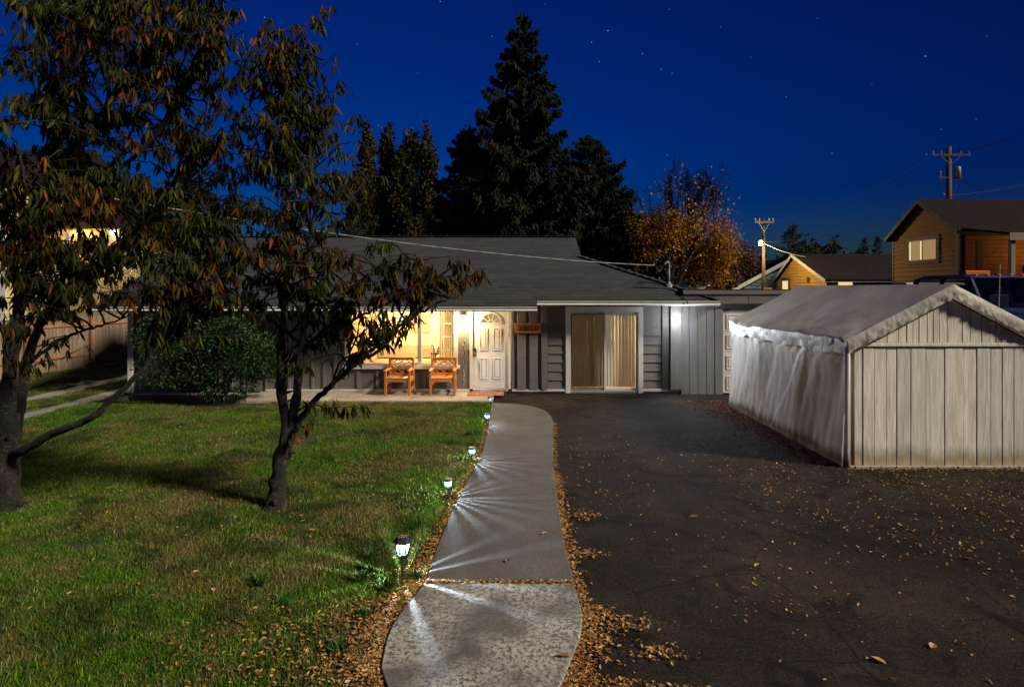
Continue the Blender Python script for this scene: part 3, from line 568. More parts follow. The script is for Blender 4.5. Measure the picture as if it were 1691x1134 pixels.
# flood lamp
FL = Vector((hx(1113)-.0, WY-.1, hz(526)))
fl = thing('flood_lamp', 'glaring cool white flood lamp under the eave corner', 'lamp', FL)
b = MB(); b.lathe(FL+Vector((0, .1, -.11)), [(.07, 0), (.07, .03), (.045, .045)], 16, axis='y'); b.beam(FL+Vector((0, .07, -.11)), FL+Vector((0, -.02, -.04)), .03, .03); b.build('mount', M['darkpl'], fl)
b = MB(); b.lathe(FL+Vector((.0, .02, 0)), [(.03, -.05), (.035, 0), (.07, .06), (.085, .10), (.085, .115)], 18, axis='y'); b.build('housing', M['white'], fl, smooth=True)
b = MB(); b.lathe(FL+Vector((.0, -.10, 0)), [(.08, 0), (.078, .02), (.05, .04), (.01, .045)], 18, axis='y'); b.build('bulb_face', emit('flood_glow', (.86, .93, 1), 75), fl, smooth=True)
spot('flood_light', FL+Vector((.0, -.16, 0)), FL+Vector((.5, -2.2, -.75)), 400, (.87, .93, 1), 165, fl); lamp('flood_spill', FL+Vector((0, -.45, -.05)), 26, (.87, .93, 1), .05, fl)
# house number sign
SG = Vector(((hx(850)+hx(893.5))/2, WY-.10, (hz(533)+hz(549.5))/2)); sw, sh = hx(893.5)-hx(850), hz(533)-hz(549.5)
b = MB(); b.box(SG, (sw, .035, sh)); sg = b.build('house_number_sign', M['signwood'], None, loc=SG-Vector((0, 0, sh/2)), bevel=.005); tag(sg, 'orange wooden house number plaque reading 33015 beside the front door', 'sign')
cu = bpy.data.curves.new('t', 'FONT'); cu.body = '33015'; cu.size = .20; cu.align_x = 'CENTER'; cu.align_y = 'CENTER'; cu.extrude = .006; cu.space_character = 1.05
to = bpy.data.objects.new('t', cu); COL.objects.link(to); bpy.context.view_layer.update(); me = bpy.data.meshes.new_from_object(to.evaluated_get(bpy.context.evaluated_depsgraph_get())); bpy.data.objects.remove(to)
me.materials.clear(); me.materials.append(paint('burnt_number', (.03, .012, .005), .7))
link('numerals', me, sg, Vector((-.005, -.0215, sh/2)), (R(90), 0, 0), (.93, 1, 1))
# ================================================================ attached garage
GYw = 15.92
gar = thing('garage', 'grey flat-roofed garage with vertical boards joined to the bungalow', 'garage', (6.3, GYw, 0))
def gx(px): return (px-CX)*GYw/F
def gz_(py): return H-(py-HY)*GYw/F
GX0, GX1 = HR+.004, 8.45; OX0, OX1 = gx(1193), gx(1193)+2.5; OZ = gz_(512)
def gp(name, x0, x1, y0, y1, z0, z1, mat, bev=.004): return piece(name, mat, gar, ((x0+x1)/2, (y0+y1)/2, (z0+z1)/2), (x1-x0, y1-y0, z1-z0), bev)
b = MB(); b.b2((GX0, GYw+.02, 0), (OX0, GYw+.14, 2.3)); b.b2((OX1, GYw+.02, 0), (GX1, GYw+.14, 2.3)); b.b2((OX0, GYw+.02, OZ), (OX1, GYw+.14, 2.3)); b.b2((GX0, GYw+.14, 0), (GX0+.12, 22, 2.3)); b.b2((GX1-.12, GYw+.14, 0), (GX1, 22, 2.3)); b.b2((GX0+.12, 21.9, 0), (GX1-.12, 22, 2.3)); b.build('wall', M['siding'], gar)
bx_ = [gx(p) for p in (1106, 1124, 1137.5, 1152, 1166, 1180)]
for i in range(5):
    gp('vertical_board', bx_[i]+.006, bx_[i+1]-.006, GYw-(.03 if i else .085), GYw+.018, (.0 if i else .13), 2.27, M['vert'], .004)
gp('jamb', gx(1180.3), OX0, GYw-.045, GYw+.018, .0, 2.14, M['vert']); gp('jamb', OX1, OX1+.15, GYw-.045, GYw+.018, .0, 2.14, M['vert'])
gp('vertical_board', OX1+.152, GX1, GYw-.03, GYw+.018, .0, 2.27, M['vert']); gp('header', gx(1180.3), OX1+.15, GYw-.047, GYw+.018, 2.142, 2.26, M['vert'])
for i in range(3): gp('fascia_board', GX0+.3+i*1.33, GX0+1.62+i*1.33, GYw-.13, GYw-.09, 2.265, 2.56, M['siding'])
gp('fascia_trim', GX0, GX1+.1, GYw-.16, GYw-.135, 2.50, 2.60, M['siding'])
b = MB(); b.b2((GX0-.02, GYw-.12, 2.56), (GX1+.1, 22.1, 2.62)); b.build('roof', M['farroof'], gar)
b = MB(); b.b2((GX0, GYw-.085, 2.275), (GX1+.05, 22, 2.50)); b.build('roof_frame', M['siding'], gar)
gd = MB(); gd.b2((OX0+.005, GYw+.03, .02), (OX1-.005, GYw+.06, OZ-.005)); gd = gd.build('garage_door', M['white'], gar)
for r in range(4):
    z0 = .03+r*(OZ-.05)/4; z1 = z0+(OZ-.05)/4-.012
    b = MB(); b.b2((OX0+.01, GYw+.012, z0), (OX1-.01, GYw+.029, z1)); b.build('section', M['white'], gd, bevel=.004)
    for c in range(4):
        xa = OX0+.10+c*(OX1-OX0-.1)/4; xb = xa+(OX1-OX0-.1)/4-.12; b = MB()
        for (a0, a1, c0, c1) in ((xa, xb, z0+.08, z0+.10), (xa, xb, z1-.10, z1-.08), (xa, xa+.02, z0+.10, z1-.10), (xb-.02, xb, z0+.10, z1-.10)): b.b2((a0, GYw-.004, c0), (a1, GYw+.013, c1))
        b.b2((xa+.055, GYw+.0, z0+.135), (xb-.055, GYw+.0125, z1-.135)); b.build('panel', M['white'], gd, bevel=.004)
b = MB(); b.b2((gx(1268), GYw+.3, 2.622), (gx(1283), GYw+.38, 2.67)); tag(b.build('roof_yellow_board', M['gold'] if False else M['ochre2'], None, loc=(gx(1275), GYw+.3, 2.62)), 'short yellow board lying on the flat garage roof', 'board')  # plain yellow board, gives no light
# ================================================================ porch furniture
def make_chair(loc, label):
    t = thing('garden_armchair', label, 'chair', (0, 0, 0), 'wooden porch armchairs'); w, d = .64, .56; k = M['teak']
    def c(name, cc, dd, rot=None): return piece(name, k, t, cc, dd, .006, rot)
    for s in (-1, 1):
        c('leg', (s*(w/2-.03), -d/2+.03, .29), (.058, .058, .58)); c('leg', (s*(w/2-.03), d/2-.03, .435), (.055, .05, .87))
        c('armrest', (s*(w/2-.03), -.03, .60), (.075, d+.06, .03)); c('side_rail', (s*(w/2-.03), 0, .36), (.03, d-.118, .075)); c('stretcher', (s*(w/2-.03), 0, .14), (.025, d-.118, .045))
    c('front_rail', (0, -d/2+.03, .365), (w-.12, .03, .075)); c('back_rail', (0, d/2-.03, .365), (w-.12, .03, .06))
    for i in range(6): c('seat_slat', (0, -d/2+.045+i*.088, .417), (w-.125 if i in (0, 5) else w-.02, .072, .022))
    bz0, bz1 = .46, .84
    c('top_rail', (0, d/2-.03, .84), (w-.11, .04, .07)); c('lower_rail', (0, d/2-.03, .455), (w-.11, .035, .05))
    bw = w/2-.06; z0, z1 = .48, .805; zc = (z0+z1)/2; y = d/2-.03
    L = [((-bw, z0), (bw, z1)), ((-bw, z1), (bw, z0))]
    for q in (.38, .72):
        L += [((-bw, z0+(z1-z0)*q), (-bw+2*bw*(1-q), z1)), ((bw, z1-(z1-z0)*q), (bw-2*bw*(1-q), z0)), ((-bw, z1-(z1-z0)*q), (-bw+2*bw*(1-q), z0)), ((bw, z0+(z1-z0)*q), (bw-2*bw*(1-q), z1))]
    for i, (a, e) in enumerate(L):
        b = MB(); b.beam((a[0], y+.004*(i % 2), a[1]), (e[0], y+.004*(i % 2), e[1]), .018, .022, up=(0, 1, 0)); b.build('lattice_bar', k, t)
    for s in (-1, 1):
        b = MB(); b.prism([(s*(w/2-.06), -d/2+.02, .33), (s*(w/2-.06), -d/2+.02, .24), (s*(w/2-.16), -d/2+.02, .33)], (0, .02, 0)); b.build('bracket', k, t)
    t.location = loc; return t
ch = make_chair((-2.76, 15.60, .06), 'teak lattice-back armchair on the patio, the one farther from the front door')
c2 = copy_tree(ch); c2.location = (-1.69, 15.60, .06); c2['label'] = 'teak lattice-back armchair on the patio, the one nearer to the front door'
c2.rotation_euler.z = R(2); ch.rotation_euler.z = R(-2)
b = MB(); b.b2((-1.08, 15.33, .0605), (-.20, 15.86, .078)); tag(b.build('doormat', M['mat'], None, loc=(-.64, 15.6, .06), bevel=.006), 'red patterned doormat in front of the white entry door', 'doormat')
# ================================================================ path lights
LIGHT = (.62, .80, 1)
lens_glow = emit('led_core_glow', (.72, .87, 1), 5)
def path_light(P, hgt, big, label, power, rot):
    t = thing('path_light', label, 'path light', P, 'solar path lights along the walk'); r = .058 if big else .046; lh = .10 if big else .075
    z0 = hgt-(lh+.045)                                    # foot of the lens
    b = MB(); b.tube([P+Vector((0, 0, -.05)), P+Vector((0, 0, z0-.005))], .012 if big else .009, 10); b.build('stake', M['darkpl'], t)
    b = MB(); b.lathe(P+Vector((0, 0, z0-.012)), [(.014, -.02), (r*.72, -.004), (r*.78, .006), (.02, .008)], 16); b.build('lens_base', M['darkpl'], t)
    if big:
        b = MB(); zc = z0+lh; n = 6
        pr = [(r*1.12, zc), (r*1.55, zc+.004), (r*1.5, zc+.012), (r*.95, zc+.044), (.001, zc+.045)]
        b.lathe(P, pr, 6); b.build('cap', M['darkpl'], t)
        b = MB(); b.box(P+Vector((0, 0, zc+.047)), (r*1.0, r*1.0, .004)); b.build('solar_panel', paint('solar_cell', (.05, .04, .05), .25), t)
    else:
        b = MB(); zc = z0+lh; b.lathe(P, [(r*.9, zc), (r*1.28, zc+.003), (r*1.30, zc+.014), (r*1.1, zc+.028), (.001, zc+.03)], 20); b.build('cap', M['darkpl'], t)
    n = 22 if not big else 18
    for k in range(n):                                    # frosted flutes with narrow clear slits between them
        a0 = rot+2*math.pi*(k+.085)/n; a1 = rot+2*math.pi*(k+.915)/n; b = MB(); m = 4
        for j in range(m):
            q0, q1 = a0+(a1-a0)*j/m, a0+(a1-a0)*(j+1)/m
            b.add([P+Vector((rr*math.cos(q), rr*math.sin(q), z)) for rr, q, z in ((r*.74, q0, z0), (r*.74, q1, z0), (r, q1, z0+lh*.45), (r, q0, z0+lh*.45), (r, q1, z0+lh), (r, q0, z0+lh))], [(0, 1, 2, 3), (3, 2, 4, 5)])
        b.build('flute', M['lens'], t)
    for k in range(4 if not big else 6):
        q = rot+2*math.pi*(k)/(4 if not big else 6); p0 = P+Vector((r*.76*math.cos(q), r*.76*math.sin(q), z0)); p1 = P+Vector((1.04*r*math.cos(q), 1.04*r*math.sin(q), z0+lh*.45)); p2 = p1+Vector((0, 0, lh*.55))
        b = MB(); b.tube([p0, p1, p2], .0035, 5); b.build('rib', M['darkpl'], t)
    b = MB(); b.lathe(P+Vector((0, 0, z0+.004)), [(.012, 0), (.016, .01), (.012, lh*.55), (.004, lh*.6)], 10); b.build('led_core', lens_glow, t)
    lamp('led_light', P+Vector((0, 0, z0+lh*.80)), power, LIGHT, .004, t)
PLS = [((665, 958), .395, True, 'largest solar path light with hexagonal cap, nearest the lichen-spotted slab', 150, .15), ((740, 826), .29, False, 'second nearest solar path light, with a round cap beside the walk', 110, .3), ((779.5, 764), .255, False, 'middle of the five solar path lights along the lawn edge', 80, .1),
       ((804, 703), .26, False, 'fourth solar path light from the street, near the end of the walk', 50, .2), ((809.5, 672), .25, False, 'farthest solar path light, near the red doormat', 16, .25)]
PLP = []
for (px, h, big, lab, pw, rot) in PLS:
    p = gnd(*px); PLP.append(p); path_light(p, h, big, lab, pw, rot)
# ================================================================ tarp carport on the driveway
X0, X1, XR, Y0, Y1, ZE, ZR = 4.96, 8.02, 6.49, 9.40, 14.37, 1.88, 2.69
shed = thing('portable_carport', 'tarp-covered portable carport with whitewashed plank front on the driveway', 'carport', (XR, Y0, 0))
def tarp_side():
    n, m = 90, 46; V = []; tarp_n = RNG.random((6, 4))
    for i in range(n+1):
        v = i/n; Y = Y0+(Y1-Y0)*v
        for j in range(m+1):
            u = j/m; z = ZE*(1-u)+.005
            s = abs(((v*3) % 1)-.5)*2                      # 1 at the ribs
            bel = (1-s*s)*math.sin(math.pi*min(u*1.1, 1))*.05
            w = .05*vn1(Y*1.2+z*.9, z*.5+Y*.2, 1.1, 41)+.022*vn1(Y*4+z*1.6, z*.8, 1.3, 42)+.012*vn1(Y*9-z*4, z*3+Y, 1.2, 43)+.002*math.sin(Y*9+z*2.1+2*math.sin(z*3))*(.3+u)+.0035*math.sin(Y*27+z*2.3+1.7*math.sin(z*2+Y))*(.3+u)+.006*math.sin((Y+z*.7)*5.1)*(1-u)
            w += (.03*math.sin(Y*17+z*11)*math.sin(z*21+Y*3))*max(0, 1-u*5)   # crumpled under the roof overlap
            fl = .05*u*u
            V.append((X0-.004-w+bel-fl, Y, z))
    F_ = [(i*(m+1)+j, i*(m+1)+j+1, (i+1)*(m+1)+j+1, (i+1)*(m+1)+j) for i in range(n) for j in range(m)]
    return V, F_
V, FF = tarp_side(); V = np.array(V)-np.array(shed.location); link('side_wall', np_mesh('side_wall', V, FF, M['tarp'], smooth=True), shed)
V2 = V.copy(); V2[:, 0] = -V2[:, 0]; link('side_wall', np_mesh('side_wall', V2, np.array(FF)[:, ::-1], M['tarp'], smooth=True), shed)
def roof_pt(u, v, s):                                     # u 0 ridge .. 1 eave .. 1.2 skirt, v along, s side
    Y = Y0-.06+(Y1-Y0+.10)*v; rib = abs(((v*3) % 1)-.5)*2
    sag = -(1-rib**2)*.05*math.sin(math.pi*min(u, 1)) if u <= 1 else 0
    hw = 1.53
    if u <= 1: x = u*(hw+.03); z = ZR-(ZR-ZE)*u+sag+.02
    else: q = (u-1)/.22; x = hw+.035+.012*math.sin(v*40+q*3)*q; z = ZE+.02-.26*q+.015*math.sin(v*26)*q
    z -= .05*max(0, u-.86)*6*(1-rib**2)*(1 if u <= 1 else 0)*.5
    pk = math.exp(-((v-.0)/.07)**2)*math.exp(-((u-.95)/.12)**2); z -= .035*pk*math.sin(v*90)
    z += .05*vn1(v*7+u, u*2, 1, 51)*u+.03*vn1(v*16+u*3, u*5, 1, 52)*min(1, u*1.3)+.03*vn1(v*26+u*4, u*9, 1, 53)*max(0, u-.70)*2.2; x += .02*vn1(v*22, u*14, 1, 54)*max(0, u-.9)*3
    return (XR+s*x, Y, z)
for s in (-1, 1):
    n, m = 120, 44; V = [roof_pt(1.22*j/m, i/n, s) for i in range(n+1) for j in range(m+1)]
    FF = [(i*(m+1)+j, i*(m+1)+j+1, (i+1)*(m+1)+j+1, (i+1)*(m+1)+j) for i in range(n) for j in range(m)]
    link('roof_sheet', np_mesh('roof_sheet', np.array(V)-np.array(shed.location), FF, M['tarp'], smooth=True), shed)
# folded rake band at the front
for s in (-1, 1):
    n, m = 90, 8; V = []
    for i in range(n+1):
        u = i/n; x = u*1.565; z = ZR-(ZR-ZE)*u+.02
        for j in range(m+1):
            q = j/m; cr = .035*vn1(u*9+q, q*1.5, 1, 61+s)*q+.030*vn1(u*30+q*2, q*3, 1, 63+s)*(.2+q)+.018*vn1(u*75+q*4, q*5, 1, 67+s)*(.3+q)
            V.append((XR+s*x*(1-.004*q), Y0-.065-.03*math.sin(math.pi*min(q*1.6, 1)*.5)-cr*.7, z-(.0+.20*q)+.02*vn1(u*17, q, 1, 65+s)*q))
    FF = [(i*(m+1)+j, i*(m+1)+j+1, (i+1)*(m+1)+j+1, (i+1)*(m+1)+j) for i in range(n) for j in range(m)]
    link('rake_band', np_mesh('rake_band', np.array(V)-np.array(shed.location), FF, M['tarp'], smooth=True), shed)
b = MB()
for s in (-1, 1): b.tube([(XR, Y0-.02, ZR-.20), (XR+s*1.5, Y0-.02, ZE-.20)], .014, 8)
b.build('rake_rope', paint('red_brown_cord', (.16, .07, .05), .8), shed)
for s in (-1, 1):
    b = MB(); b.tube([(XR+s*1.535, Y0-.02, 0), (XR+s*1.535, Y0-.02, ZE-.03)], .028, 10); b.build('corner_pole', M['trim'], shed, smooth=True)
    b = MB(); b.tube(smooth_line([(XR+s*1.555, Y0-.035, .02), (XR+s*1.56, Y0-.04, .9), (XR+s*1.56, Y0-.04, ZE-.1)], 6), [.03]*13, 8); b.build('tarp_roll', M['tarp'], shed, smooth=True)
b = MB(); b.b2((X0+.03, Y0+.03, 0), (X1-.03, Y0+.06, 1.86)); b.prism([(X0+.05, Y0+.03, 1.861), (X1-.05, Y0+.03, 1.861), (XR, Y0+.03, ZR-.05)], (0, .03, 0)); b.build('backing', M['plank'], shed)
px_ = [1411, 1425, 1444, 1464, 1481, 1504, 1529, 1560, 1591, 1613, 1636, 1655, 1674, 1693, 1712, 1732]
pxs = [(p-CX)*Y0/F for p in px_]; pxs[-1] = X1-.04
for i in range(len(pxs)-1):
    w = pxs[i+1]-pxs[i]-.007; dz = random.uniform(-.006, .006)
    piece('plank', M['plank'], shed, ((pxs[i]+pxs[i+1])/2, Y0+.012+random.uniform(-.006, .006), .895), (w, .022, 1.77), .005, (0, 0, R(random.uniform(-.5, .5))))
piece('cross_rail', M['plank'], shed, (XR, Y0+.0, 1.815), (X1-X0-.08, .05, .055), .008)
x = X0+.2
while x < X1-.2:
    w = random.choice((.09, .12, .17, .22)); w = min(w, X1-.2-x)
    za, zb = (ZE+.0+(ZR-ZE)*(1-abs(q-XR)/1.53)-.05 for q in (x, x+w)); base = 1.85
    if min(za, zb) > base+.03:
        pts = [(x+.004, base), (x+w-.006, base), (x+w-.006, zb)]+([(XR, ZR-.05)] if x < XR < x+w else [])+[(x+.004, za)]
        b = MB(); yy = Y0+.004+random.uniform(-.004, .006); b.prism([(p[0], yy, p[1]) for p in pts], (0, .022, 0)); b.build('gable_plank', M['plank'], shed, bevel=.003)
    x += w
b = MB()
for k in range(40):
    t0 = X0+.02+(X1-X0-.04)*k/40; b.box((t0+.035, Y0-.03+random.uniform(-.01, .01), .02), (.078, .05, .035), t=random.random())
b.build('weighted_hem', M['fnd'], shed, bevel=.006)
# ================================================================ neighbouring houses
def lapwall_x(X, ya, yb, z0, z1, dz, mat, parent, apex=None):
    """lap boards on a wall that faces -X, following a gable when apex=(y,z)"""
    n = int(round(((apex[1] if apex else z1)-z0)/dz))
    for i in range(n):
        za = z0+i*dz; zb = za+dz; a, e = ya, yb
        if apex and zb > z1:
            q = (zb-z1)/(apex[1]-z1); a, e = ya+(apex[0]-ya)*q, yb+(apex[0]-yb)*q
            if e-a < .25: break
        b = MB(); b.prism([(X-.004, a, zb), (X-.05, a, za+.004), (X, a, za+.004), (X, a, zb)], (0, e-a, 0)); b.build('lap_board', mat, parent)
def gable_house(name, label, X, ya, yb, zg, ze, apex, xr, wallmat, lapmat, dz, overhang=.3, roofm=None, barge=None):
    h = thing(name, label, 'house', (X, (ya+yb)/2, zg))
    b = MB(); b.prism([(X, ya, zg), (X, yb, zg), (X, yb, ze), (X, apex[0], apex[1]-.02), (X, ya, ze)], (xr-X, 0, 0)); b.build('wall', wallmat, h)
    lapwall_x(X-.001, ya, yb, zg+.05, ze, dz, lapmat, h, apex)
    for (ye, s) in ((ya, -1), (yb, 1)):
        dy = abs(apex[0]-ye); sl = (apex[1]-ze)/dy; yo = ye+s*overhang; zo = ze-sl*overhang
        b = MB(); b.prism([(X-overhang, yo, zo+.03), (X-overhang, apex[0], apex[1]+.03), (X-overhang, apex[0], apex[1]+.17), (X-overhang, yo, zo+.17)], (xr-X+.6, 0, 0)); b.build('roof', roofm or M['farroof'], h)
        b = MB(); b.prism([(X-overhang-.04, yo, zo-.10), (X-overhang-.04, apex[0], apex[1]-.10), (X-overhang-.04, apex[0], apex[1]+.15), (X-overhang-.04, yo, zo+.15)], (.037, 0, 0)); b.build('barge_board', barge or M['brown'], h)
        b = MB(); b.b2((X-overhang, yo-.04*s, zo-.06), (xr+.3, yo-.08*s, zo+.10)); b.build('eave_fascia', barge or M['brown'], h)
    return h
def window_x(h, X, ya, yb, z0, z1, glow, st, split=True, fm=None):
    w = MB(); f = .09; fm = fm or M['trim']
    for a in (((X-.085, ya, z0), (X-.052, yb, z0+f*.6)), ((X-.085, ya, z1-f*.6), (X-.052, yb, z1)), ((X-.085, ya, z0+f*.6), (X-.052, ya+f*.6, z1-f*.6)), ((X-.085, yb-f*.6, z0+f*.6), (X-.052, yb, z1-f*.6))): w.b2(*a)
    w = w.build('window', fm, h)
    if split: b = MB(); ym = (ya+yb)/2; b.b2((X-.083, ym-.04, z0+f*.6), (X-.053, ym+.04, z1-f*.6)); b.build('mullion', fm, w)
    b = MB(); b.b2((X-.072, ya+.05, z0+.05), (X-.068, yb-.05, z1-.05)); b.build('pane', M['glass'], w)
    b = MB(); b.b2((X-.056, ya+.05, z0+.05), (X-.053, yb-.05, z1-.05)); b.build('lit_blind', emit('lit_blind', glow, st), w)
    if split:
        for yy in ((ya+yb)/2+.08, yb-.16): b = MB(); b.b2((X-.060, yy, z0+.06), (X-.058, yy+.11, z1-.06)); b.build('bright_gap', emit('bright_gap', (1, .80, .38), .95), w)
    b = MB(); b.b2((X-.075, ya-.22, z0-.2), (X-.0515, yb+.22, z0-.002)); b.b2((X-.075, ya-.22, z1+.002), (X-.0515, yb+.22, z1+.2)); b.b2((X-.075, ya-.22, z0), (X-.0515, ya-.002, z1)); b.b2((X-.075, yb+.002, z0), (X-.0515, yb+.22, z1)); b.build('casing', M['brown'], w)
RH = gable_house('neighbour_house', 'ochre lap-sided house with gable window and lit porch above the carport', 24.0, 34.2, 40.0, 1.5, 5.86, (37.1, 7.68), 33.5, M['brown'], M['ochre'], .26, .35)
window_x(RH, 24.0, 35.85, 38.35, 4.27, 5.47, (.50, .31, .13), .62)
for y in (34.2, 40.0): b = MB(); b.b2((23.95, y-.07, 1.5), (24.06, y+.07, 5.8)); b.build('corner_board', M['olive'], RH)
b = MB(); b.b2((24.3, 31.0, 3.1), (34, 34.15, 3.22)); b.build('porch_floor', M['olive'], RH)
b = MB(); b.prism([(24.0, 30.7, 5.25), (24.0, 34.15, 5.8), (24.0, 34.15, 5.9), (24.0, 30.7, 5.36)], (10, 0, 0)); b.build('porch_roof', M['farroof'], RH)
b = MB(); b.b2((24.0, 30.64, 4.98), (34, 30.69, 5.34)); b.build('porch_fascia', M['olive'], RH)
for x in (24.15, 26.85, 29.6): b = MB(); b.b2((x, 30.75, 3.22), (x+.2, 30.95, 5.0)); b.build('porch_post', M['olive'], RH)
for i in range(10): piece('porch_lap_board', M['rail'], RH, (29.1, 34.12, 3.3+i*.23), (9.6, .03, .215), .004)
b = MB(); b.b2((24.9, 34.08, 3.22), (25.25, 34.10, 5.2)); b.build('porch_door', M['brown'], RH)
lamp('porch_light', (27.6, 32.2, 4.75), 60, (1, .55, .16), .1, RH)
b = MB(); b.prism([(31.5, 35.5, 7.6), (36.5, 35.5, 7.6), (36.5, 35.5, 10)], (0, 6, 0)); b.build('upper_roof', M['farroof'], RH)
grill = thing('porch_grill', 'dark green covered barrel grill on the neighbour porch', 'grill', (26.35, 32.0, 3.22))
b = MB(); b.lathe((25.85, 32.0, 3.62), [(.12, 0), (.27, .03), (.27, .97), (.12, 1.0)], 14, axis='x'); b.build('barrel', paint('grill_green', (.03, .05, .03), .5), grill, smooth=True)
b = MB(); [b.b2((x, y, 3.22), (x+.05, y+.05, 3.5)) for x in (25.95, 26.7) for y in (31.85, 32.1)]; b.build('leg', M['blackmetal'], grill)
b = MB(); b.b2((26.0, 31.9, 3.88), (26.3, 32.15, 4.2)); b.build('chimney_box', M['blackmetal'], grill)
b = MB(); b.beam((28.7, 31.9, 3.24), (28.35, 32.2, 4.55), .06, .03); tag(b.build('leaning_board', M['olive'], None, loc=(28.6, 32, 3.22)), 'pale narrow board leaning on the neighbour porch', 'board')
MH = gable_house('neighbour_house', 'low golden lap-sided house with small lit window behind the garage', 22.8, 46.0, 54.7, .4, 3.27, (51.2, 5.25), 34, M['brown'], M['ochre2'], .24, .3, barge=M['trim'])
window_x(MH, 22.8, 52.3, 53.5, 2.1, 3.3, (1, .82, .48), .85, False, M['white'])
b = MB(); b.b2((22.72, 48.6, 3.1), (22.77, 49.0, 3.5)); b.build('vent', M['brown'], MH)
b = MB(); b.b2((23.6, 45.94, 2.2), (24.6, 45.985, 3.1)); b.build('front_window', emit('front_window_glow', (1, .72, .30), .8), MH)
# teal house, its gable towards the street
TX, TY, TE, TR, TW = 25.1, 58.0, 2.55, 5.25, 5.0
TH = thing('neighbour_house', 'teal-gabled house with dark roof and brick chimney beyond the garage', 'house', (TX, TY, 0))
b = MB(); b.b2((TX-TW, TY, 0), (TX+TW, TY+7.4, TE)); b.prism([(TX-TW, TY, TE+.001), (TX+TW, TY, TE+.001), (TX, TY, TR-.05)], (0, 7.4, 0)); b.build('wall', M['teal'], TH)
for i in range(17):
    z = .4+i*.28; hw = TW if z < TE-.2 else TW*(TR-.1-z)/(TR-TE)
    if hw > .3: b = MB(); b.prism([(TX-hw, TY-.003, z+.28), (TX-hw, TY-.05, z+.004), (TX-hw, TY-.003, z+.004)], (2*hw, 0, 0)); b.build('lap_board', M['teal'], TH)
sl2 = (TR-TE)/TW
for s in (-1, 1):
    b = MB(); b.prism([(TX+s*(TW+.5), TY-.5, TE-sl2*.5), (TX, TY-.5, TR), (TX, TY-.5, TR+.14), (TX+s*(TW+.5), TY-.5, TE-sl2*.5+.14)], (0, 8.4, 0)); b.build('roof', M['farroof'], TH)
    b = MB(); b.prism([(TX+s*(TW+.5), TY-.55, TE-sl2*.5-.22), (TX, TY-.55, TR-.22), (TX, TY-.55, TR+.14), (TX+s*(TW+.5), TY-.55, TE-sl2*.5+.14)], (0, .047, 0)); b.build('barge_board', M['trim'], TH)
cx3 = 21.3; b = MB(); b.b2((cx3, TY+3, 2.9), (cx3+1.15, TY+4.1, 6.0)); ck = b.build('chimney', M['brick'], TH); b = MB(); b.b2((cx3-.1, TY+2.9, 6.002), (cx3+1.25, TY+4.2, 6.15)); b.build('chimney_cap', M['fnd'], ck)
for x, y in ((20.9, 59.5), (22.0, 60)): b = MB(); b.tube([(x, y, 2.7+(x-20.1)*.54-.3), (x, y, 2.7+(x-20.1)*.54+.45)], .07, 8); b.build('roof_vent', M['silver'], TH)
b = MB(); b.b2((18.2, 66, 0), (20.6, 71, 3.5)); wh = b.build('far_white_house', M['white'], None, loc=(19.4, 68, 0)); tag(wh, 'small white house end far behind the teal house', 'house')
b = MB(); b.prism([(17.8, 65.6, 3.5), (21, 65.6, 3.5), (19.4, 65.6, 4.4)], (0, 5.6, 0)); b.build('roof', M['farroof'], wh)
# left neighbour, pale yellow, lit porch
LH = thing('neighbour_house', 'pale yellow lap-sided house behind the fence with golden porch light', 'house', (-24, 30, 0))
b = MB(); b.b2((-34, 27.0, 0), (-21.6, 37, 7.4)); b.build('wall', M['yellow'], LH)
for i in range(28): piece('lap_board', M['yellow'], LH, (-27.8, 26.985, .2+i*.26), (12.4, .03, .245), .004)
b = MB(); b.b2((-21.75, 26.93, 0), (-21.45, 26.968, 7.4)); b.build('corner_board', M['white'], LH)
b = MB(); b.prism([(-34.5, 26.4, 7.2), (-34.5, 32, 9.6), (-34.5, 37.6, 7.2)], (13.5, 0, 0)); b.build('roof', M['farroof'], LH)
b = MB(); b.b2((-21.44, 28.5, 0), (-17.6, 36, 5.3)); b.build('wing', M['yellow'], LH)
for i in range(20): piece('lap_board', M['yellow'], LH, (-19.5, 28.485, .2+i*.26), (3.8, .03, .245), .004)
b = MB(); b.prism([(-21.6, 28.0, 5.3), (-19.5, 28.0, 6.4), (-17.2, 28.0, 5.3)], (0, 8, 0)); b.build('wing_roof', M['farroof'], LH)
b = MB(); b.b2((-19.7, 28.40, 2.6), (-18.7, 28.46, 4.9)); b.build('porch_door', M['rail'], LH)
b = MB(); b.b2((-19.1, 27.2, .2), (-18.95, 27.35, 5.0)); b.build('porch_post', M['white'], LH)
b = MB(); b.lathe((-19.3, 28.2, 4.95), [(.03, 0), (.09, .03), (.1, .16), (.03, .2)], 12); b.build('porch_lamp', emit('left_porch_glow', (1, .66, .20), 22), LH)
lamp('porch_light', (-19.2, 27.75, 4.8), 130, (1, .66, .22), .08, LH)
spot('yard_light', (-17.7, 28.1, 5.0), (-11.6, 18, 0), 2600, (1, .86, .55), 80, LH)
b = MB(); b.lathe((-17.7, 28.2, 5.02), [(.05, 0), (.12, .05), (.10, .18), (.03, .2)], 12); b.build('yard_lamp', emit('yard_lamp_glow', (1, .9, .7), 25), LH)
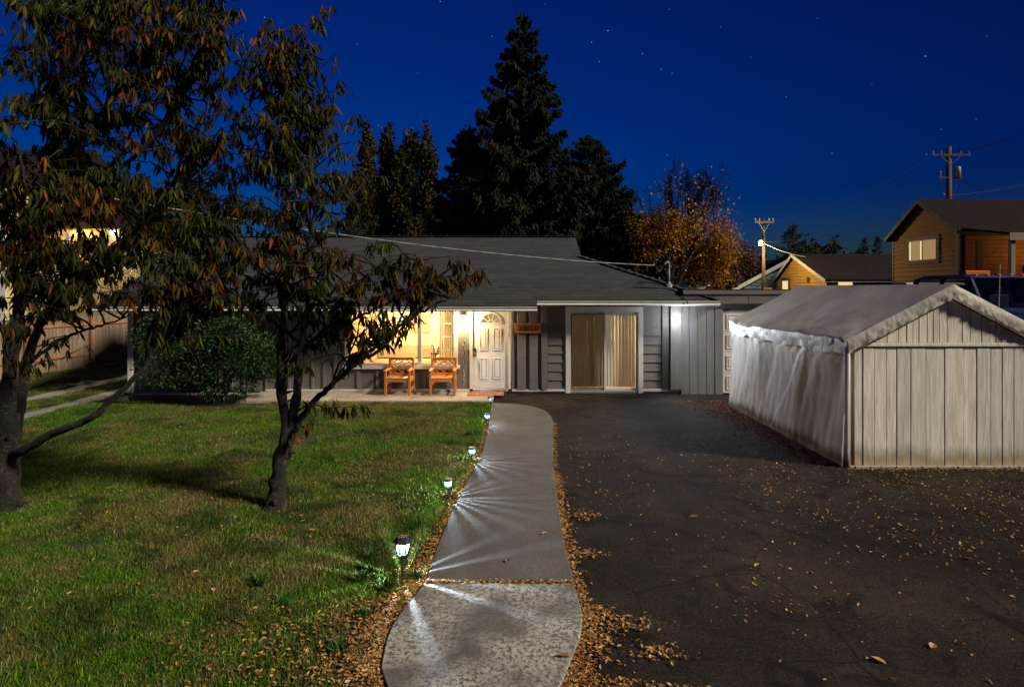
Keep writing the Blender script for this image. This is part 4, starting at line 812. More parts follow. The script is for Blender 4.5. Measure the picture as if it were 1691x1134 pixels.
# ================================================================ fence on the left boundary
fe = thing('board_fence', 'tall weathered wooden board fence with brown rails left of the lawn', 'fence', (-14.3, 20, 0))
A, Bq = Vector((-15.6, 14.5, 0)), Vector((-13.0, 27.5, 0)); d = (Bq-A).normalized(); nrm = Vector((d.y, -d.x, 0)); ang = math.atan2(d.y, d.x); n = int((Bq-A).length/.145)
for i in range(n):
    p = A+d*(i+.5)*.145; piece('board', M['fence'], fe, p+Vector((0, 0, .87))+nrm*random.uniform(-.004, .004), (.138, .02, 1.70), .003, (0, 0, ang))
for i in range(0, n, 16):
    p = A+d*(i+.5)*.145+nrm*.075; piece('post', M['rail'], fe, p+Vector((0, 0, .88)), (.09, .09, 1.76), .004, (0, 0, ang))
for z in (.45, 1.45):
    piece('rail', M['rail'], fe, (A+Bq)/2+nrm*.03+Vector((0, 0, z)), ((Bq-A).length, .035, .09), .004, (0, 0, ang))
# ================================================================ utility poles
def pole(name, label, P, h, r, arm, armz, lampside=None):
    t = thing(name, label, 'utility pole', P); b = MB(); b.tube([P+Vector((0, 0, -.2)), P+Vector((0, 0, h))], [r*1.25, r*.8], 10); b.build('shaft', M['pole'], t, smooth=True)
    b = MB(); b.box(P+Vector((0, -r, armz)), (arm, .11, .14)); b.build('crossarm', M['pole'], t)
    b = MB(); [b.lathe(P+Vector((x*arm/2*.93, -r, armz+.07)), [(.03, 0), (.06, .05), (.04, .12), (.06, .18), (.02, .24)], 8) for x in (-1, -.55, .55, 1)]; b.build('insulator', M['galv'], t)
    b = MB(); [b.beam(P+Vector((s*arm*.28, -r, armz-.05)), P+Vector((0, -r, armz-.75)), .04, .02) for s in (-1, 1)]; b.build('brace', M['galv'], t)
    return t
P1 = at(1567, 330, 50); P1.z = 1.5
up = pole('utility_pole', 'tall utility pole with crossarm and grey transformer behind the ochre house', P1, at(0, 243, 50).z-1.5, .22, 3.0, at(0, 257, 50).z-1.5)
zt = at(0, 283, 50).z; b = MB(); b.lathe((P1.x+.62, 49.9, zt-.45), [(.12, -.05), (.22, 0), (.22, .72), (.16, .8)], 14); b.build('transformer', M['galv'], up, smooth=True)
b = MB(); b.box((P1.x+.05, 49.9, zt-.52), (1.9, .1, .1)); b.build('lower_arm', M['pole'], up)
b = MB(); b.lathe((P1.x-.75, 49.9, zt-.4), [(.05, -.1), (.06, .2), (.09, .25), (.05, .4)], 8); b.lathe((P1.x-.6, 49.75, at(0, 324, 50).z), [(.05, 0), (.12, .1), (.02, .2)], 8); b.build('cutout', M['galv'], up)
b = MB(); b.tube(smooth_line([(P1.x+.6, 49.9, zt-.5), (P1.x+.35, 49.8, zt-1.5), (P1.x+.1, 49.8, zt-2.3)], 5), .03, 5); b.tube(smooth_line([(P1.x-.75, 49.9, zt-.5), (P1.x-.5, 49.8, zt-1.6), (P1.x-.15, 49.8, zt-2.2)], 5), .03, 5); b.build('lead', M['wireb'], up)
P2 = at(1261, 425, 50); P2.z = 0
ul = pole('utility_pole', 'distant leaning utility pole carrying a lit street lamp above the roofs', P2, at(0, 362, 50).z, .13, 1.5, at(0, 367, 50).z)
LP = at(1256, 401, 49.4)
b = MB(); b.tube([Vector((P2.x, 50, LP.z+.1)), LP+Vector((0, 0, .12))], .04, 6); b.lathe(LP+Vector((0, 0, .0)), [(.1, .0), (.22, .08), (.15, .2), (.05, .26)], 12); b.build('lamp_head', M['galv'], ul)
b = MB(); b.lathe(LP+Vector((0, 0, -.18)), [(.02, -.05), (.13, 0), (.16, .1), (.12, .17)], 12); b.build('lamp_globe', emit('street_glow', (1, .80, .45), 60), ul, smooth=True)
lamp('street_light', LP+Vector((-.25, -.75, -.35)), 1050, (1, .70, .28), .12, ul)
def cable(label, P, Q, sag, r=.022, mat='wireb'):
    b = MB(); P, Q = Vector(P), Vector(Q); b.tube([P.lerp(Q, t)-Vector((0, 0, 4*t*(1-t)*sag)) for t in np.linspace(0, 1, 24)], r, 5); tag(b.build('power_line', M[mat], None, loc=P), label, 'cable')
cable('upper dark power line running right from the transformer pole crossarm', (P1.x+1.3, 49.8, at(0, 253, 50).z), at(1760, 178, 40), .3); cable('lower dark power line running right from the transformer pole crossarm', (P1.x-.9, 49.8, at(0, 255, 50).z), at(1760, 200, 44), .3)
cable('faint power line sagging left from the crossarm towards the distant pole', (P1.x-1.3, 49.8, at(0, 255, 50).z), (P2.x+.6, 50.2, at(0, 366, 50).z), .8, .014)
cable('grey cable rising right from the transformer pole below the transformer', (P1.x, 49.7, at(0, 324, 50).z), at(1760, 288, 44), .2, .02, 'wire')
cable('dark cable from the transformer pole to the street lamp pole', (P1.x, 49.7, at(0, 326, 50).z), (P2.x, 49.9, at(0, 400, 50).z), .8)
cable('short pale cable right of the street lamp pole', (P2.x, 49.9, at(0, 402, 50).z), at(1330, 424, 47), .15, .02, 'wire')
# ================================================================ pickup truck on the neighbour's bank
TZ = .95
tk = thing('pickup_truck', 'dark blue pickup truck with orange roof beacon parked behind the carport', 'truck', (11.8, 16, TZ))
def tz(z): return TZ+z
def loft(secs, name, mat, parent, bevel=.03):          # secs: list of (y, halfw_bottom, halfw_top, z0, z1)
    b = MB(); vs = []
    for (y, wb, wt, z0, z1) in secs: vs += [(11.8-wb, y, tz(z0)), (11.8+wb, y, tz(z0)), (11.8+wt, y, tz(z1)), (11.8-wt, y, tz(z1))]
    fs = [(0, 1, 2, 3), tuple(4*(len(secs)-1)+k for k in (3, 2, 1, 0))]
    for i in range(len(secs)-1):
        for k in range(4): a, c = 4*i+k, 4*i+(k+1) % 4; fs.append((a, a+4, c+4, c))
    b.add(vs, fs); return b.build(name, mat, parent, bevel=bevel)
body = loft([(13.05, .86, .80, .5, 1.02), (13.2, .94, .90, .45, 1.14), (14.6, .98, .95, .42, 1.25), (19.3, .98, .95, .42, 1.25), (19.5, .95, .92, .5, 1.2)], 'body', M['truck'], tk, .04)
cabt = loft([(15.25, .78, .74, 1.93, 1.99), (15.6, .80, .76, 1.92, 2.03), (17.0, .80, .76, 1.92, 2.03), (17.35, .78, .74, 1.92, 1.98)], 'cab_roof', M['truck'], tk, .03)
for s in (-1, 1):
    for (p, q, w) in (((.93*s, 14.65, 1.24), (.76*s, 15.3, 1.95), .06), ((.94*s, 16.2, 1.24), (.79*s, 16.25, 1.95), .09), ((.94*s, 17.4, 1.24), (.77*s, 17.3, 1.95), .12)):
        b = MB(); b.beam((11.8+p[0], p[1], tz(p[2])), (11.8+q[0], q[1], tz(q[2])), w, .05, up=(0, 1, 0)); b.build('pillar', M['truck'], tk)
    b = MB(); b.add([(11.8+.925*s, 14.72, tz(1.25)), (11.8+.925*s, 17.4, tz(1.25)), (11.8+.77*s, 17.3, tz(1.95)), (11.8+.77*s, 15.35, tz(1.95))], [(0, 1, 2, 3)]); b.build('side_glass', M['carglass'], tk)
    b = MB(); b.box((11.8+s*1.1, 14.75, tz(1.35)), (.2, .1, .28)); b.build('mirror', M['blackmetal'], tk, bevel=.02)
    for y in (14.0, 18.3): b = MB(); b.lathe((11.8+s*.86-.12, y, tz(.36)), [(.2, 0), (.36, .01), (.38, .05), (.38, .2), (.36, .24), (.2, .245)], 20, axis='x'); w_ = b.build('wheel', M['rubber'], tk); 
    b = MB(); b.b2((11.8+s*.72-.12, 13.02, tz(.82)), (11.8+s*.72+.12, 13.06, tz(.98))); b.build('headlight', M['silver'], tk)
b = MB(); b.add([(11.8-.9, 14.62, tz(1.25)), (11.8+.9, 14.62, tz(1.25)), (11.8+.74, 15.28, tz(1.95)), (11.8-.74, 15.28, tz(1.95))], [(0, 1, 2, 3)]); b.build('windshield', M['carglass'], tk)
b = MB(); b.b2((11.8-.5, 13.0, tz(.62)), (11.8+.5, 13.04, tz(.98))); b.build('grille', M['silver'], tk)
b = MB(); b.b2((11.8-.95, 12.9, tz(.35)), (11.8+.95, 13.04, tz(.58))); b.build('bumper', M['silver'], tk, bevel=.03)
for s in (-.45, .45): b = MB(); b.b2((11.8+s-.28, 16.0, tz(.95)), (11.8+s+.28, 16.15, tz(1.55))); b.b2((11.8+s-.13, 16.02, tz(1.56)), (11.8+s+.13, 16.12, tz(1.78))); b.build('seat', paint('seat_cloth', (.22, .22, .22), .9), tk, bevel=.04)
b = MB(); b.b2((11.8-.32, 16.1, tz(2.04)), (11.8+.32, 16.36, tz(2.15))); b.build('beacon_bar', M['amber'], tk, bevel=.02)
for i in range(5): b = MB(); b.lathe((11.8-.56+i*.28, 15.42, tz(2.0)), [(.05, 0), (.05, .035), (.02, .055)], 10); b.build('marker_light', M['amber'], tk)
b = MB(); b.tube([(10.95, 14.3, tz(1.2)), (10.94, 14.25, tz(2.25))], .008, 5); b.build('antenna', M['silver'], tk)
b = MB(); b.b2((10.95, 17.7, tz(1.26)), (12.65, 18.4, tz(1.86))); b.build('tool_box', M['silver'], tk, bevel=.05)
# ================================================================ vegetation helpers
def rotm(n):                                               # random rotation matrices
    q = RNG.normal(size=(n, 4)); q /= np.linalg.norm(q, axis=1)[:, None]; w, x, y, z = q.T
    return np.stack([np.stack([1-2*(y*y+z*z), 2*(x*y-z*w), 2*(x*z+y*w)], -1), np.stack([2*(x*y+z*w), 1-2*(x*x+z*z), 2*(y*z-x*w)], -1), np.stack([2*(x*z-y*w), 2*(y*z+x*w), 1-2*(x*x+y*y)], -1)], 1)
def frames(axis, scale, pos, width=None, up=None):         # y along axis; returns (n,4,4)
    n = len(axis); y = axis/np.linalg.norm(axis, axis=1)[:, None]; r = RNG.normal(size=(n, 3)) if up is None else up
    x = np.cross(y, r); x /= np.linalg.norm(x, axis=1)[:, None]+1e-9; z = np.cross(x, y); A = np.zeros((n, 4, 4)); wd = scale if width is None else width
    A[:, :3, 0] = x*wd[:, None]; A[:, :3, 1] = y*scale[:, None]; A[:, :3, 2] = z*wd[:, None]; A[:, :3, 3] = pos; A[:, 3, 3] = 1; return A
# long folded leaf: unit length along y, unit width
LEAF_V = np.array([(0, 0, 0), (-.34, .22, .10), (0, .24, -.03), (.34, .22, .10), (-.5, .48, .10), (0, .5, -.10), (.5, .48, .10), (-.32, .76, -.02), (0, .78, -.20), (.32, .76, -.02), (0, 1, -.38)], float)
LEAF_F4 = [(1, 4, 5, 2), (2, 5, 6, 3), (4, 7, 8, 5), (5, 8, 9, 6)]; LEAF_F3 = [(0, 1, 2), (0, 2, 3), (7, 10, 8), (8, 10, 9)]
LEAF_T = np.array([(a, b, c) for (a, b, c, d) in LEAF_F4]+[(a, c, d) for (a, b, c, d) in LEAF_F4]+LEAF_F3)
QUAD_V = np.array([(0, 0, 0), (-.5, .5, .12), (0, 1, -.06), (.5, .5, .12)], float); QUAD_F = np.array([(0, 3, 2, 1)])
def leafmesh(name, Mx, tint, mat, origin, T=LEAF_V, Fc=LEAF_T):
    V, FF, tt = bake(T, Fc, Mx, tint); return np_mesh(name, V-np.array(origin), FF, mat, tt)
# ---------------------------------------------------------------- the two cherry trees
def cherry(name, label, base, limbs, blobs, nspray, seed, extra=(), reach=.85):
    global RNG; RNG = np.random.default_rng(seed); rnd = random.Random(seed)
    t = thing(name, label, 'tree', base)
    b = MB(); nodes = []
    for li, (pts, r0, r1) in enumerate(limbs):
        P = smooth_line([at(*p) if len(p) == 3 else Vector(p[:3]) for p in pts], 8); n = len(P)
        P = [p+Vector((rnd.uniform(-1, 1), rnd.uniform(-1, 1), rnd.uniform(-1, 1)))*(.004+.012*(r0 < .05)) for p in P]
        rad = [(r0+(r1-r0)*(i/(n-1))**.8)*(1+.025*math.sin(i*1.7+li))+(.045*math.exp(-i/2.2) if li == 0 else 0) for i in range(n)]
        v0 = len(b.v); b.tube(P, rad, 14 if r0 > .04 else 7); am = .045 if r0 > .09 else (.030 if r0 > .04 else .014)
        b.v[v0:] = [(x+am*vn1(z*7+x*9, y*9+z*3, 1, 71), y+am*vn1(z*7+x*9, y*9+z*3, 1, 72), z+am*.6*vn1(z*5+x*11, y*11, 1, 73)) for x, y, z in b.v[v0:]]
        for q_ in range(2, n-3, 5):                       # knots and broken spurs
            if r0 > .03 and rnd.random() < .55:
                dq = Vector((rnd.uniform(-1, 1), rnd.uniform(-1, 1), rnd.uniform(-.2, 1))).normalized(); b.tube([P[q_], P[q_]+dq*(rad[q_]+.02), P[q_]+dq*(rad[q_]+rnd.uniform(.03, .12))], [rad[q_]*.5, rad[q_]*.28, rad[q_]*.12], 6)
        nodes += [(p, rad[i]) for i, p in enumerate(P) if i > (5 if li == 0 else 1)]
    b.build('trunk', M['bark'], t, smooth=True)
    NP = np.array([tuple(p) for p, r in nodes]); 
    tg = []
    wts = np.array([bl[2]*bl[3]*(bl[6] if len(bl) > 6 else 1) for bl in blobs]); wts = wts/wts.sum()
    for k in range(nspray):
        bl = blobs[RNG.choice(len(blobs), p=wts)]; a = RNG.random()*2*math.pi; q = math.sqrt(RNG.random()); Y = bl[4]+RNG.uniform(-1, 1)*bl[5]
        tg.append(tuple(at(bl[0]+bl[2]*q*math.cos(a), bl[1]+bl[3]*q*math.sin(a), Y)))
    tg += [tuple(at(*e)) for e in extra]
    tg = np.array(tg); order = RNG.permutation(len(tg)); tw = MB(); lp = []; la = []; ls = []; lt = []; main = len(NP)
    for k in order:                                        # long arching branches, leaves hanging in tufts along their outer part
        p = tg[k]; dv = p-NP; ds = np.linalg.norm(dv, axis=1); cost = np.abs(ds-reach)+np.maximum(0, -dv[:, 2])*.9+np.maximum(0, dv[:, 2]-.75*ds)*.8; cost[main:] += .12
        j = int(np.argmin(cost)); q = NP[j]; L = ds[j]
        if L < .05: continue
        m = max(6, int(L/.075)); bow = np.array((0, 0, .16*L)); wob = RNG.normal(size=3)*.05*L
        path = np.array([q+(p-q)*u+bow*math.sin(math.pi*u)*(1-.3*u)+wob*math.sin(2*math.pi*u)+(RNG.normal(size=3)*.008 if 0 < u < 1 else 0) for u in np.linspace(0, 1, m)])
        dirn = path[-1]-path[-3]; h = dirn/np.linalg.norm(dirn); hh_ = h.copy(); hh_[2] *= .3
        path = np.vstack([path, [p+h*.10, p+h*.17-np.array((0, 0, .02))]]); n = len(path); r0 = min(.016, .004+.009*L)
        tw.tube([Vector(x) for x in path], [r0*(1-u)+.0026 for u in np.linspace(0, 1, n)], 5, cap=False); NP = np.vstack([NP, path[2:-4]])
        rust = RNG.random() < .2; st = int(n*RNG.uniform(.22, .42)); i_ = st
        while i_ < n:
            for side in range(RNG.integers(1, 3)):          # short spur with a tuft
                a = RNG.random()*6.283; sp_ = np.array((math.cos(a), math.sin(a), RNG.uniform(-.2, .5)))*RNG.uniform(.02, .11); c0 = path[min(i_, n-1)]; c1 = c0+sp_
                tw.tube([Vector(c0), Vector(c1)], [.003, .002], 4, cap=False)
                for _ in range(RNG.integers(3, 8)):
                    s = RNG.random()*6.283; ax = np.array((math.cos(s)*.38, math.sin(s)*.38, -1.0))+hh_*.25*RNG.random()+RNG.normal(size=3)*.10
                    lp.append(c1+RNG.normal(size=3)*.012); la.append(ax); ls.append(RNG.uniform(.085, .18)); 
                    lt.append(RNG.uniform(.72, 1) if (rust and RNG.random() < .7) or RNG.random() < .06 else RNG.random()**1.25*.72)
            i_ += 1 if RNG.random() < .72 else 3
    tag(tw.build('twigs', M['bark'], t), kind='stuff')
    lp, la, ls, lt = map(np.array, (lp, la, ls, lt)); Mx = frames(la, ls, lp, ls*RNG.uniform(.15, .24, len(ls)))
    dist = np.linalg.norm(lp-np.array((0, 0, H)), axis=1); px = CX+lp[:, 0]/lp[:, 1]*F; py = HY-(lp[:, 2]-H)/lp[:, 1]*F
    vis = (px > 5) & (px < 1686) & (py > 5); near = np.argsort(np.where(vis, dist/ls, 1e9))[:300]; rest = np.setdiff1d(np.arange(len(lp)), near)
    cr = link('crown', leafmesh('crown', Mx[rest], lt[rest], M['cherry'], base), t); tag(cr, kind='stuff')
    var = [np_mesh('leaf', LEAF_V, LEAF_T, M['cherry'], np.full(len(LEAF_T), v)) for v in (.1, .3, .5, .62, .74, .9)]; vv = np.array((.1, .3, .5, .62, .74, .9))
    for k in near:
        o = link('leaf', var[int(np.argmin(abs(vv-lt[k])))], cr); A = Matrix(Mx[k].tolist()); A.translation -= Vector(base); o.matrix_local = A
    return t, len(lp)
mb = gnd(455, 838); Ym = mb.y
mid_limbs = [
 ([(455, 845, Ym), (458, 800, Ym), (467, 750, Ym), (477, 706, Ym)], .105, .085),
 ([(474, 715, Ym), (466, 640, Ym-.02), (465, 560, Ym), (472, 490, Ym+.1), (470, 420, Ym+.2), (478, 350, Ym+.25), (474, 250, Ym+.3), (468, 150, Ym+.3), (480, 70, Ym+.3)], .068, .012),
 ([(480, 710, Ym), (490, 650, Ym-.05), (497, 580, Ym-.1), (507, 500, Ym-.15), (508, 430, Ym-.2), (520, 340, Ym-.25), (512, 250, Ym-.2), (520, 150, Ym-.2)], .064, .012),
 ([(486, 706, Ym), (515, 668, Ym-.15), (555, 630, Ym-.3), (598, 590, Ym-.45), (650, 545, Ym-.55), (715, 505, Ym-.65), (750, 492, Ym-.7)], .046, .008),
 ([(590, 598, Ym-.42), (630, 575, Ym-.3), (665, 540, Ym-.2), (700, 512, Ym-.1)], .026, .007),
 ([(478, 600, Ym), (520, 560, Ym+.15), (580, 530, Ym+.3), (640, 500, Ym+.4), (720, 465, Ym+.5), (775, 440, Ym+.6)], .030, .007),
 ([(507, 505, Ym-.15), (550, 495, Ym-.3), (610, 455, Ym-.4), (680, 430, Ym-.5), (745, 425, Ym-.5)], .026, .006),
 ([(507, 500, Ym-.15), (470, 480, Ym-.3), (430, 450, Ym-.4), (385, 405, Ym-.45), (330, 340, Ym-.5)], .024, .009),
 ([(490, 560, Ym-.1), (455, 535, Ym+.0), (420, 505, Ym+.0), (370, 470, Ym+.1), (310, 420, Ym+.2)], .026, .008),
 ([(510, 420, Ym-.2), (545, 380, Ym-.2), (575, 330, Ym-.2), (610, 300, Ym-.2)], .022, .006),
 ([(478, 340, Ym+.25), (520, 270, Ym+.25), (560, 225, Ym+.25)], .02, .005), ([(470, 200, Ym+.3), (505, 130, Ym+.3), (535, 100, Ym+.3)], .016, .005), ([(475, 260, Ym+.3), (430, 200, Ym+.3), (400, 150, Ym+.3)], .018, .006)]
mid_blobs = [(455, 105, 62, 70, Ym+.2, .6), (490, 75, 40, 40, Ym+.2, .4), (505, 160, 55, 45, Ym+.1, .6), (450, 210, 75, 60, Ym, .8), (530, 215, 45, 40, Ym, .5), (560, 290, 55, 35, Ym, .5), (470, 300, 90, 60, Ym, .8),
 (420, 390, 90, 60, Ym, .8), (520, 390, 60, 50, Ym-.2, .6), (590, 340, 45, 30, Ym, .4, .8), (600, 440, 80, 40, Ym-.2, .6), (690, 440, 60, 30, Ym-.3, .4, .8), (755, 455, 28, 18, Ym-.3, .3), (560, 500, 90, 40, Ym-.1, .6), (660, 510, 70, 30, Ym-.4, .4),
 (715, 545, 28, 22, Ym-.6, .2), (620, 545, 60, 30, Ym-.3, .4, .8), (430, 480, 70, 40, Ym, .6, .7), (500, 590, 45, 35, Ym-.1, .3, .6), (340, 330, 50, 40, Ym-.3, .4)]
ex_mid = [(575, 672, Ym-.2), (525, 680, Ym-.2), (525, 26, Ym+.3), (545, 98, Ym+.3), (560, 150, Ym+.2), (580, 200, Ym+.2), (600, 240, Ym), (626, 292, Ym-.1), (783, 452, Ym-.3)]
cherry('cherry_tree', 'smaller cherry tree with forked trunk standing in the middle of the lawn', mb, mid_limbs, mid_blobs, 195, 3, ex_mid)
lb = gnd(14, 840); Yl = lb.y
left_limbs = [
 ([(8, 850, Yl), (9, 800, Yl), (11, 760, Yl), (15, 720, Yl), (17, 680, Yl)], .17, .10),
 ([(9, 770, Yl), (12, 660, Yl-.05), (22, 570, Yl-.1), (35, 490, Yl), (60, 380, Yl+.1), (90, 250, Yl+.2), (105, 130, Yl+.3), (120, -20, Yl+.3)], .10, .03),
 ([(16, 770, Yl), (33, 660, Yl+.15), (48, 590, Yl+.25), (70, 530, Yl+.4), (120, 470, Yl+.5), (200, 400, Yl+.5), (280, 330, Yl+.5), (350, 260, Yl+.4)], .08, .014),
 ([(18, 752, Yl), (40, 742, Yl-.15), (95, 712, Yl-.3), (150, 690, Yl-.4), (190, 655, Yl-.45), (235, 610, Yl-.5), (280, 545, Yl-.5), (330, 505, Yl-.45), (385, 485, Yl-.4)], .062, .010),
 ([(60, 540, Yl+.3), (105, 500, Yl+.2), (160, 450, Yl), (220, 390, Yl-.1), (300, 290, Yl-.2), (360, 180, Yl-.2)], .045, .010),
 ([(75, 300, Yl+.15), (130, 230, Yl), (200, 150, Yl-.2), (280, 70, Yl-.2)], .045, .010), ([(95, 220, Yl+.2), (78, 120, Yl+.1), (50, 20, Yl)], .04, .012), ([(30, 500, Yl), (20, 420, Yl-.5), (40, 330, Yl-.9), (30, 240, Yl-1)], .04, .01),
 ([(105, 130, Yl+.3), (170, 60, Yl+.4), (240, 10, Yl+.5), (330, -30, Yl+.5)], .03, .01), ([(45, 600, Yl+.2), (100, 560, Yl+.4), (160, 540, Yl+.6), (215, 520, Yl+.7)], .03, .008), ([(130, 340, Yl), (230, 250, Yl-.4), (330, 120, Yl-.5), (390, 20, Yl-.5)], .035, .008)]
left_blobs = [(80, -20, 90, 40, Yl, 1.2), (220, -15, 90, 40, Yl, 1.2), (340, -10, 50, 35, Yl, .9), (70, 60, 80, 70, Yl, 1.2), (190, 50, 90, 60, Yl, 1.2), (320, 45, 75, 55, Yl, 1), (60, 190, 70, 70, Yl, 1.2), (170, 170, 90, 70, Yl, 1.2), (290, 150, 80, 60, Yl, 1), (370, 110, 45, 60, Yl, .8), (60, 300, 70, 60, Yl-.3, 1.2), (180, 280, 80, 60, Yl, 1.2), (290, 260, 80, 60, Yl, 1), (375, 240, 50, 60, Yl, .8),
 (100, 390, 70, 45, Yl, 1, 1.7), (130, 320, 70, 40, Yl, 1, 1.3), (20, 340, 40, 60, Yl-.3, .8, 1.4), (40, 420, 50, 60, Yl-.5, .8), (270, 400, 90, 45, Yl, 1.0, 1.2), (180, 460, 120, 35, Yl, 1.0), (320, 455, 80, 40, Yl, .8), (60, 500, 60, 35, Yl, .8), (20, 560, 25, 35, Yl-.6, .4, .7), (260, 500, 70, 30, Yl-.3, .5, .8), (370, 490, 50, 30, Yl-.4, .4), (140, 560, 40, 20, Yl+.4, .4, .5), (330, 560, 20, 25, Yl-.5, .3, .5)]
cherry('cherry_tree', 'large cherry tree with thick trunk at the left edge of the lawn', lb, left_limbs, left_blobs, 430, 5)
# ---------------------------------------------------------------- laurel bush by the house
RNG = np.random.default_rng(11)
def bush(name, label, P, rx, ry, rz, n, mat, lmin, lmax, lumps=14, width=.45):
    t = thing(name, label, 'shrub', P); c = np.array(P)+np.array((0, 0, rz*.92)); pts = []; axs = []
    L = [(np.array((RNG.uniform(-.75, .75)*rx, RNG.uniform(-.62, .62)*ry, RNG.uniform(-.55, .55)*rz)), RNG.uniform(.28, .55)) for _ in range(lumps)]+[(np.zeros(3), .76)]
    for k in range(n):
        o_, s = L[RNG.integers(len(L))]; v = RNG.normal(size=3); v /= np.linalg.norm(v); r = RNG.uniform(.72, 1.03); p = o_+v*np.array((rx, ry, rz))*s*r
        if p[2] < -rz*.9: continue
        pts.append(c+p); axs.append(v+RNG.normal(size=3)*.7+np.array((0, 0, -.25)))
    pts = np.array(pts); axs = np.array(axs); ls = RNG.uniform(lmin, lmax, len(pts)); A = frames(axs, ls, pts, ls*width)
    f = link('foliage', leafmesh('foliage', A, RNG.random(len(pts)), mat, P), t); tag(f, kind='stuff')
    b = MB()
    for k in range(9):
        a = k*.7; b.tube(smooth_line([Vector(P)+Vector((.1*math.cos(a), .1*math.sin(a), -.03)), Vector(P)+Vector((.3*rx*math.cos(a), .3*ry*math.sin(a), rz*.6)), Vector(P)+Vector((.6*rx*math.cos(a), .6*ry*math.sin(a), rz*1.2))], 4), [.03]*8+[.012], 6)
    b.build('stems', M['bark'], t); return t
bush('laurel_bush', 'big rounded dark green laurel bush against the house wall', Vector((-6.85, 14.75, 0)), 1.5, 1.0, 1.18, 16000, M['laurel'], .05, .095)
bush('brushy_hedge', 'brown leafless hedge on the bank right of the carport', Vector((10.4, 12.2, .85)), 1.2, .8, .62, 3500, M['litter'], .05, .09)
bush('golden_shrub', 'golden speckled tall shrub lit beside the yellow house', Vector((-15.6, 26.2, 0)), 1.6, 1.2, 2.6, 6000, M['gold'], .07, .12)
# ---------------------------------------------------------------- background trees
def conifer(name, label, P, h, r, n, mat, low=.05, power=.8, seed=1, group='conifers behind the bungalow', droop=.9):
    global RNG; RNG = np.random.default_rng(seed); t = thing(name, label, 'tree', P, group)
    b = MB(); b.tube([P+Vector((0, 0, -.2)), P+Vector((0, 0, h*.5)), P+Vector((0, 0, h))], [h*.022, h*.012, .02], 8)
    nb = int(h*22); pts = []; axs = []; sc = []
    prof = lambda u: r*((1-u)**power)*(1+.0*u)
    for k in range(nb):
        u = low+(1-low)*(k/nb)**.9; a = RNG.random()*2*math.pi; L = prof(u)*RNG.uniform(.55, 1.22)+.15; z0 = h*u; d = np.array((math.cos(a), math.sin(a), 0))
        tipz = L*.18 if RNG.random() < .7 else L*.5
        b.tube([P+Vector((0, 0, z0)), P+Vector((*(d[:2]*L*.6), z0+L*.02)), P+Vector((*(d[:2]*L), z0+tipz*.6))], [.035*(1-u)+.012, .02*(1-u)+.008, .004], 4, cap=False)
        m = int(n/nb*(L/r*1.6+.4))
        q = RNG.random(m)**.6; side = RNG.normal(size=m)*.16*L*(1.1-q)
        p = np.array(P)+np.stack([d[0]*L*q-d[1]*side, d[1]*L*q+d[0]*side, z0+.08*L*q+(tipz*.6-.02*L)*q**3-RNG.random(m)*.28*L*(.5), ], -1)
        pts.append(p); ax = np.stack([d[0]*.55+RNG.normal(size=m)*.3, d[1]*.55+RNG.normal(size=m)*.3, -droop+RNG.normal(size=m)*.35], -1); axs.append(ax); sc.append(RNG.uniform(.24, .55, m)*(.5+.5*(1-u)))
    m = 60; pts.append(np.array(P)+np.stack([RNG.normal(size=m)*.08, RNG.normal(size=m)*.08, h*(1-.07*RNG.random(m))], -1)); axs.append(RNG.normal(size=(m, 3))*.5+np.array((0, 0, .6))); sc.append(np.full(m, .28))
    b.build('trunk', M['bark'], t); pts = np.vstack(pts); axs = np.vstack(axs); sc = np.concatenate(sc); A = frames(axs, sc, pts, sc*.30)
    f = link('crown', leafmesh('crown', A, RNG.random(len(pts)), mat, P, QUAD_V, QUAD_F), t); tag(f, kind='stuff')
def base_at(px, Y, z=0): return Vector(((px-CX)*Y/F, Y, z))
def topz(py, Y): return H+(HY-py)*Y/F
conifer('cedar_tree', 'tallest dark cedar with pointed top behind the bungalow ridge', base_at(862, 33), topz(25, 33), 4.5, 100000, M['cedar'], .03, .76, 21)
conifer('cedar_tree', 'second dark cedar right of the tallest one, half its height', base_at(972, 34), topz(226, 34), 4.3, 50000, M['cedar'], .03, .58, 22)
conifer('cedar_tree', 'broad dark cedar left of the tallest one, above the ridge', base_at(775, 35), topz(212, 35), 3.1, 38000, M['cedar'], .03, .6, 23)
conifer('cedar_tree', 'low dark cedar spreading beside the orange maple', base_at(1025, 31), topz(330, 31), 2.6, 24000, M['cedar'], .02, .7, 24)
conifer('cedar_tree', 'dark cedar filling the gap just right of the tallest one', base_at(922, 36), topz(285, 36), 3.2, 26000, M['cedar'], .03, .55, 25)
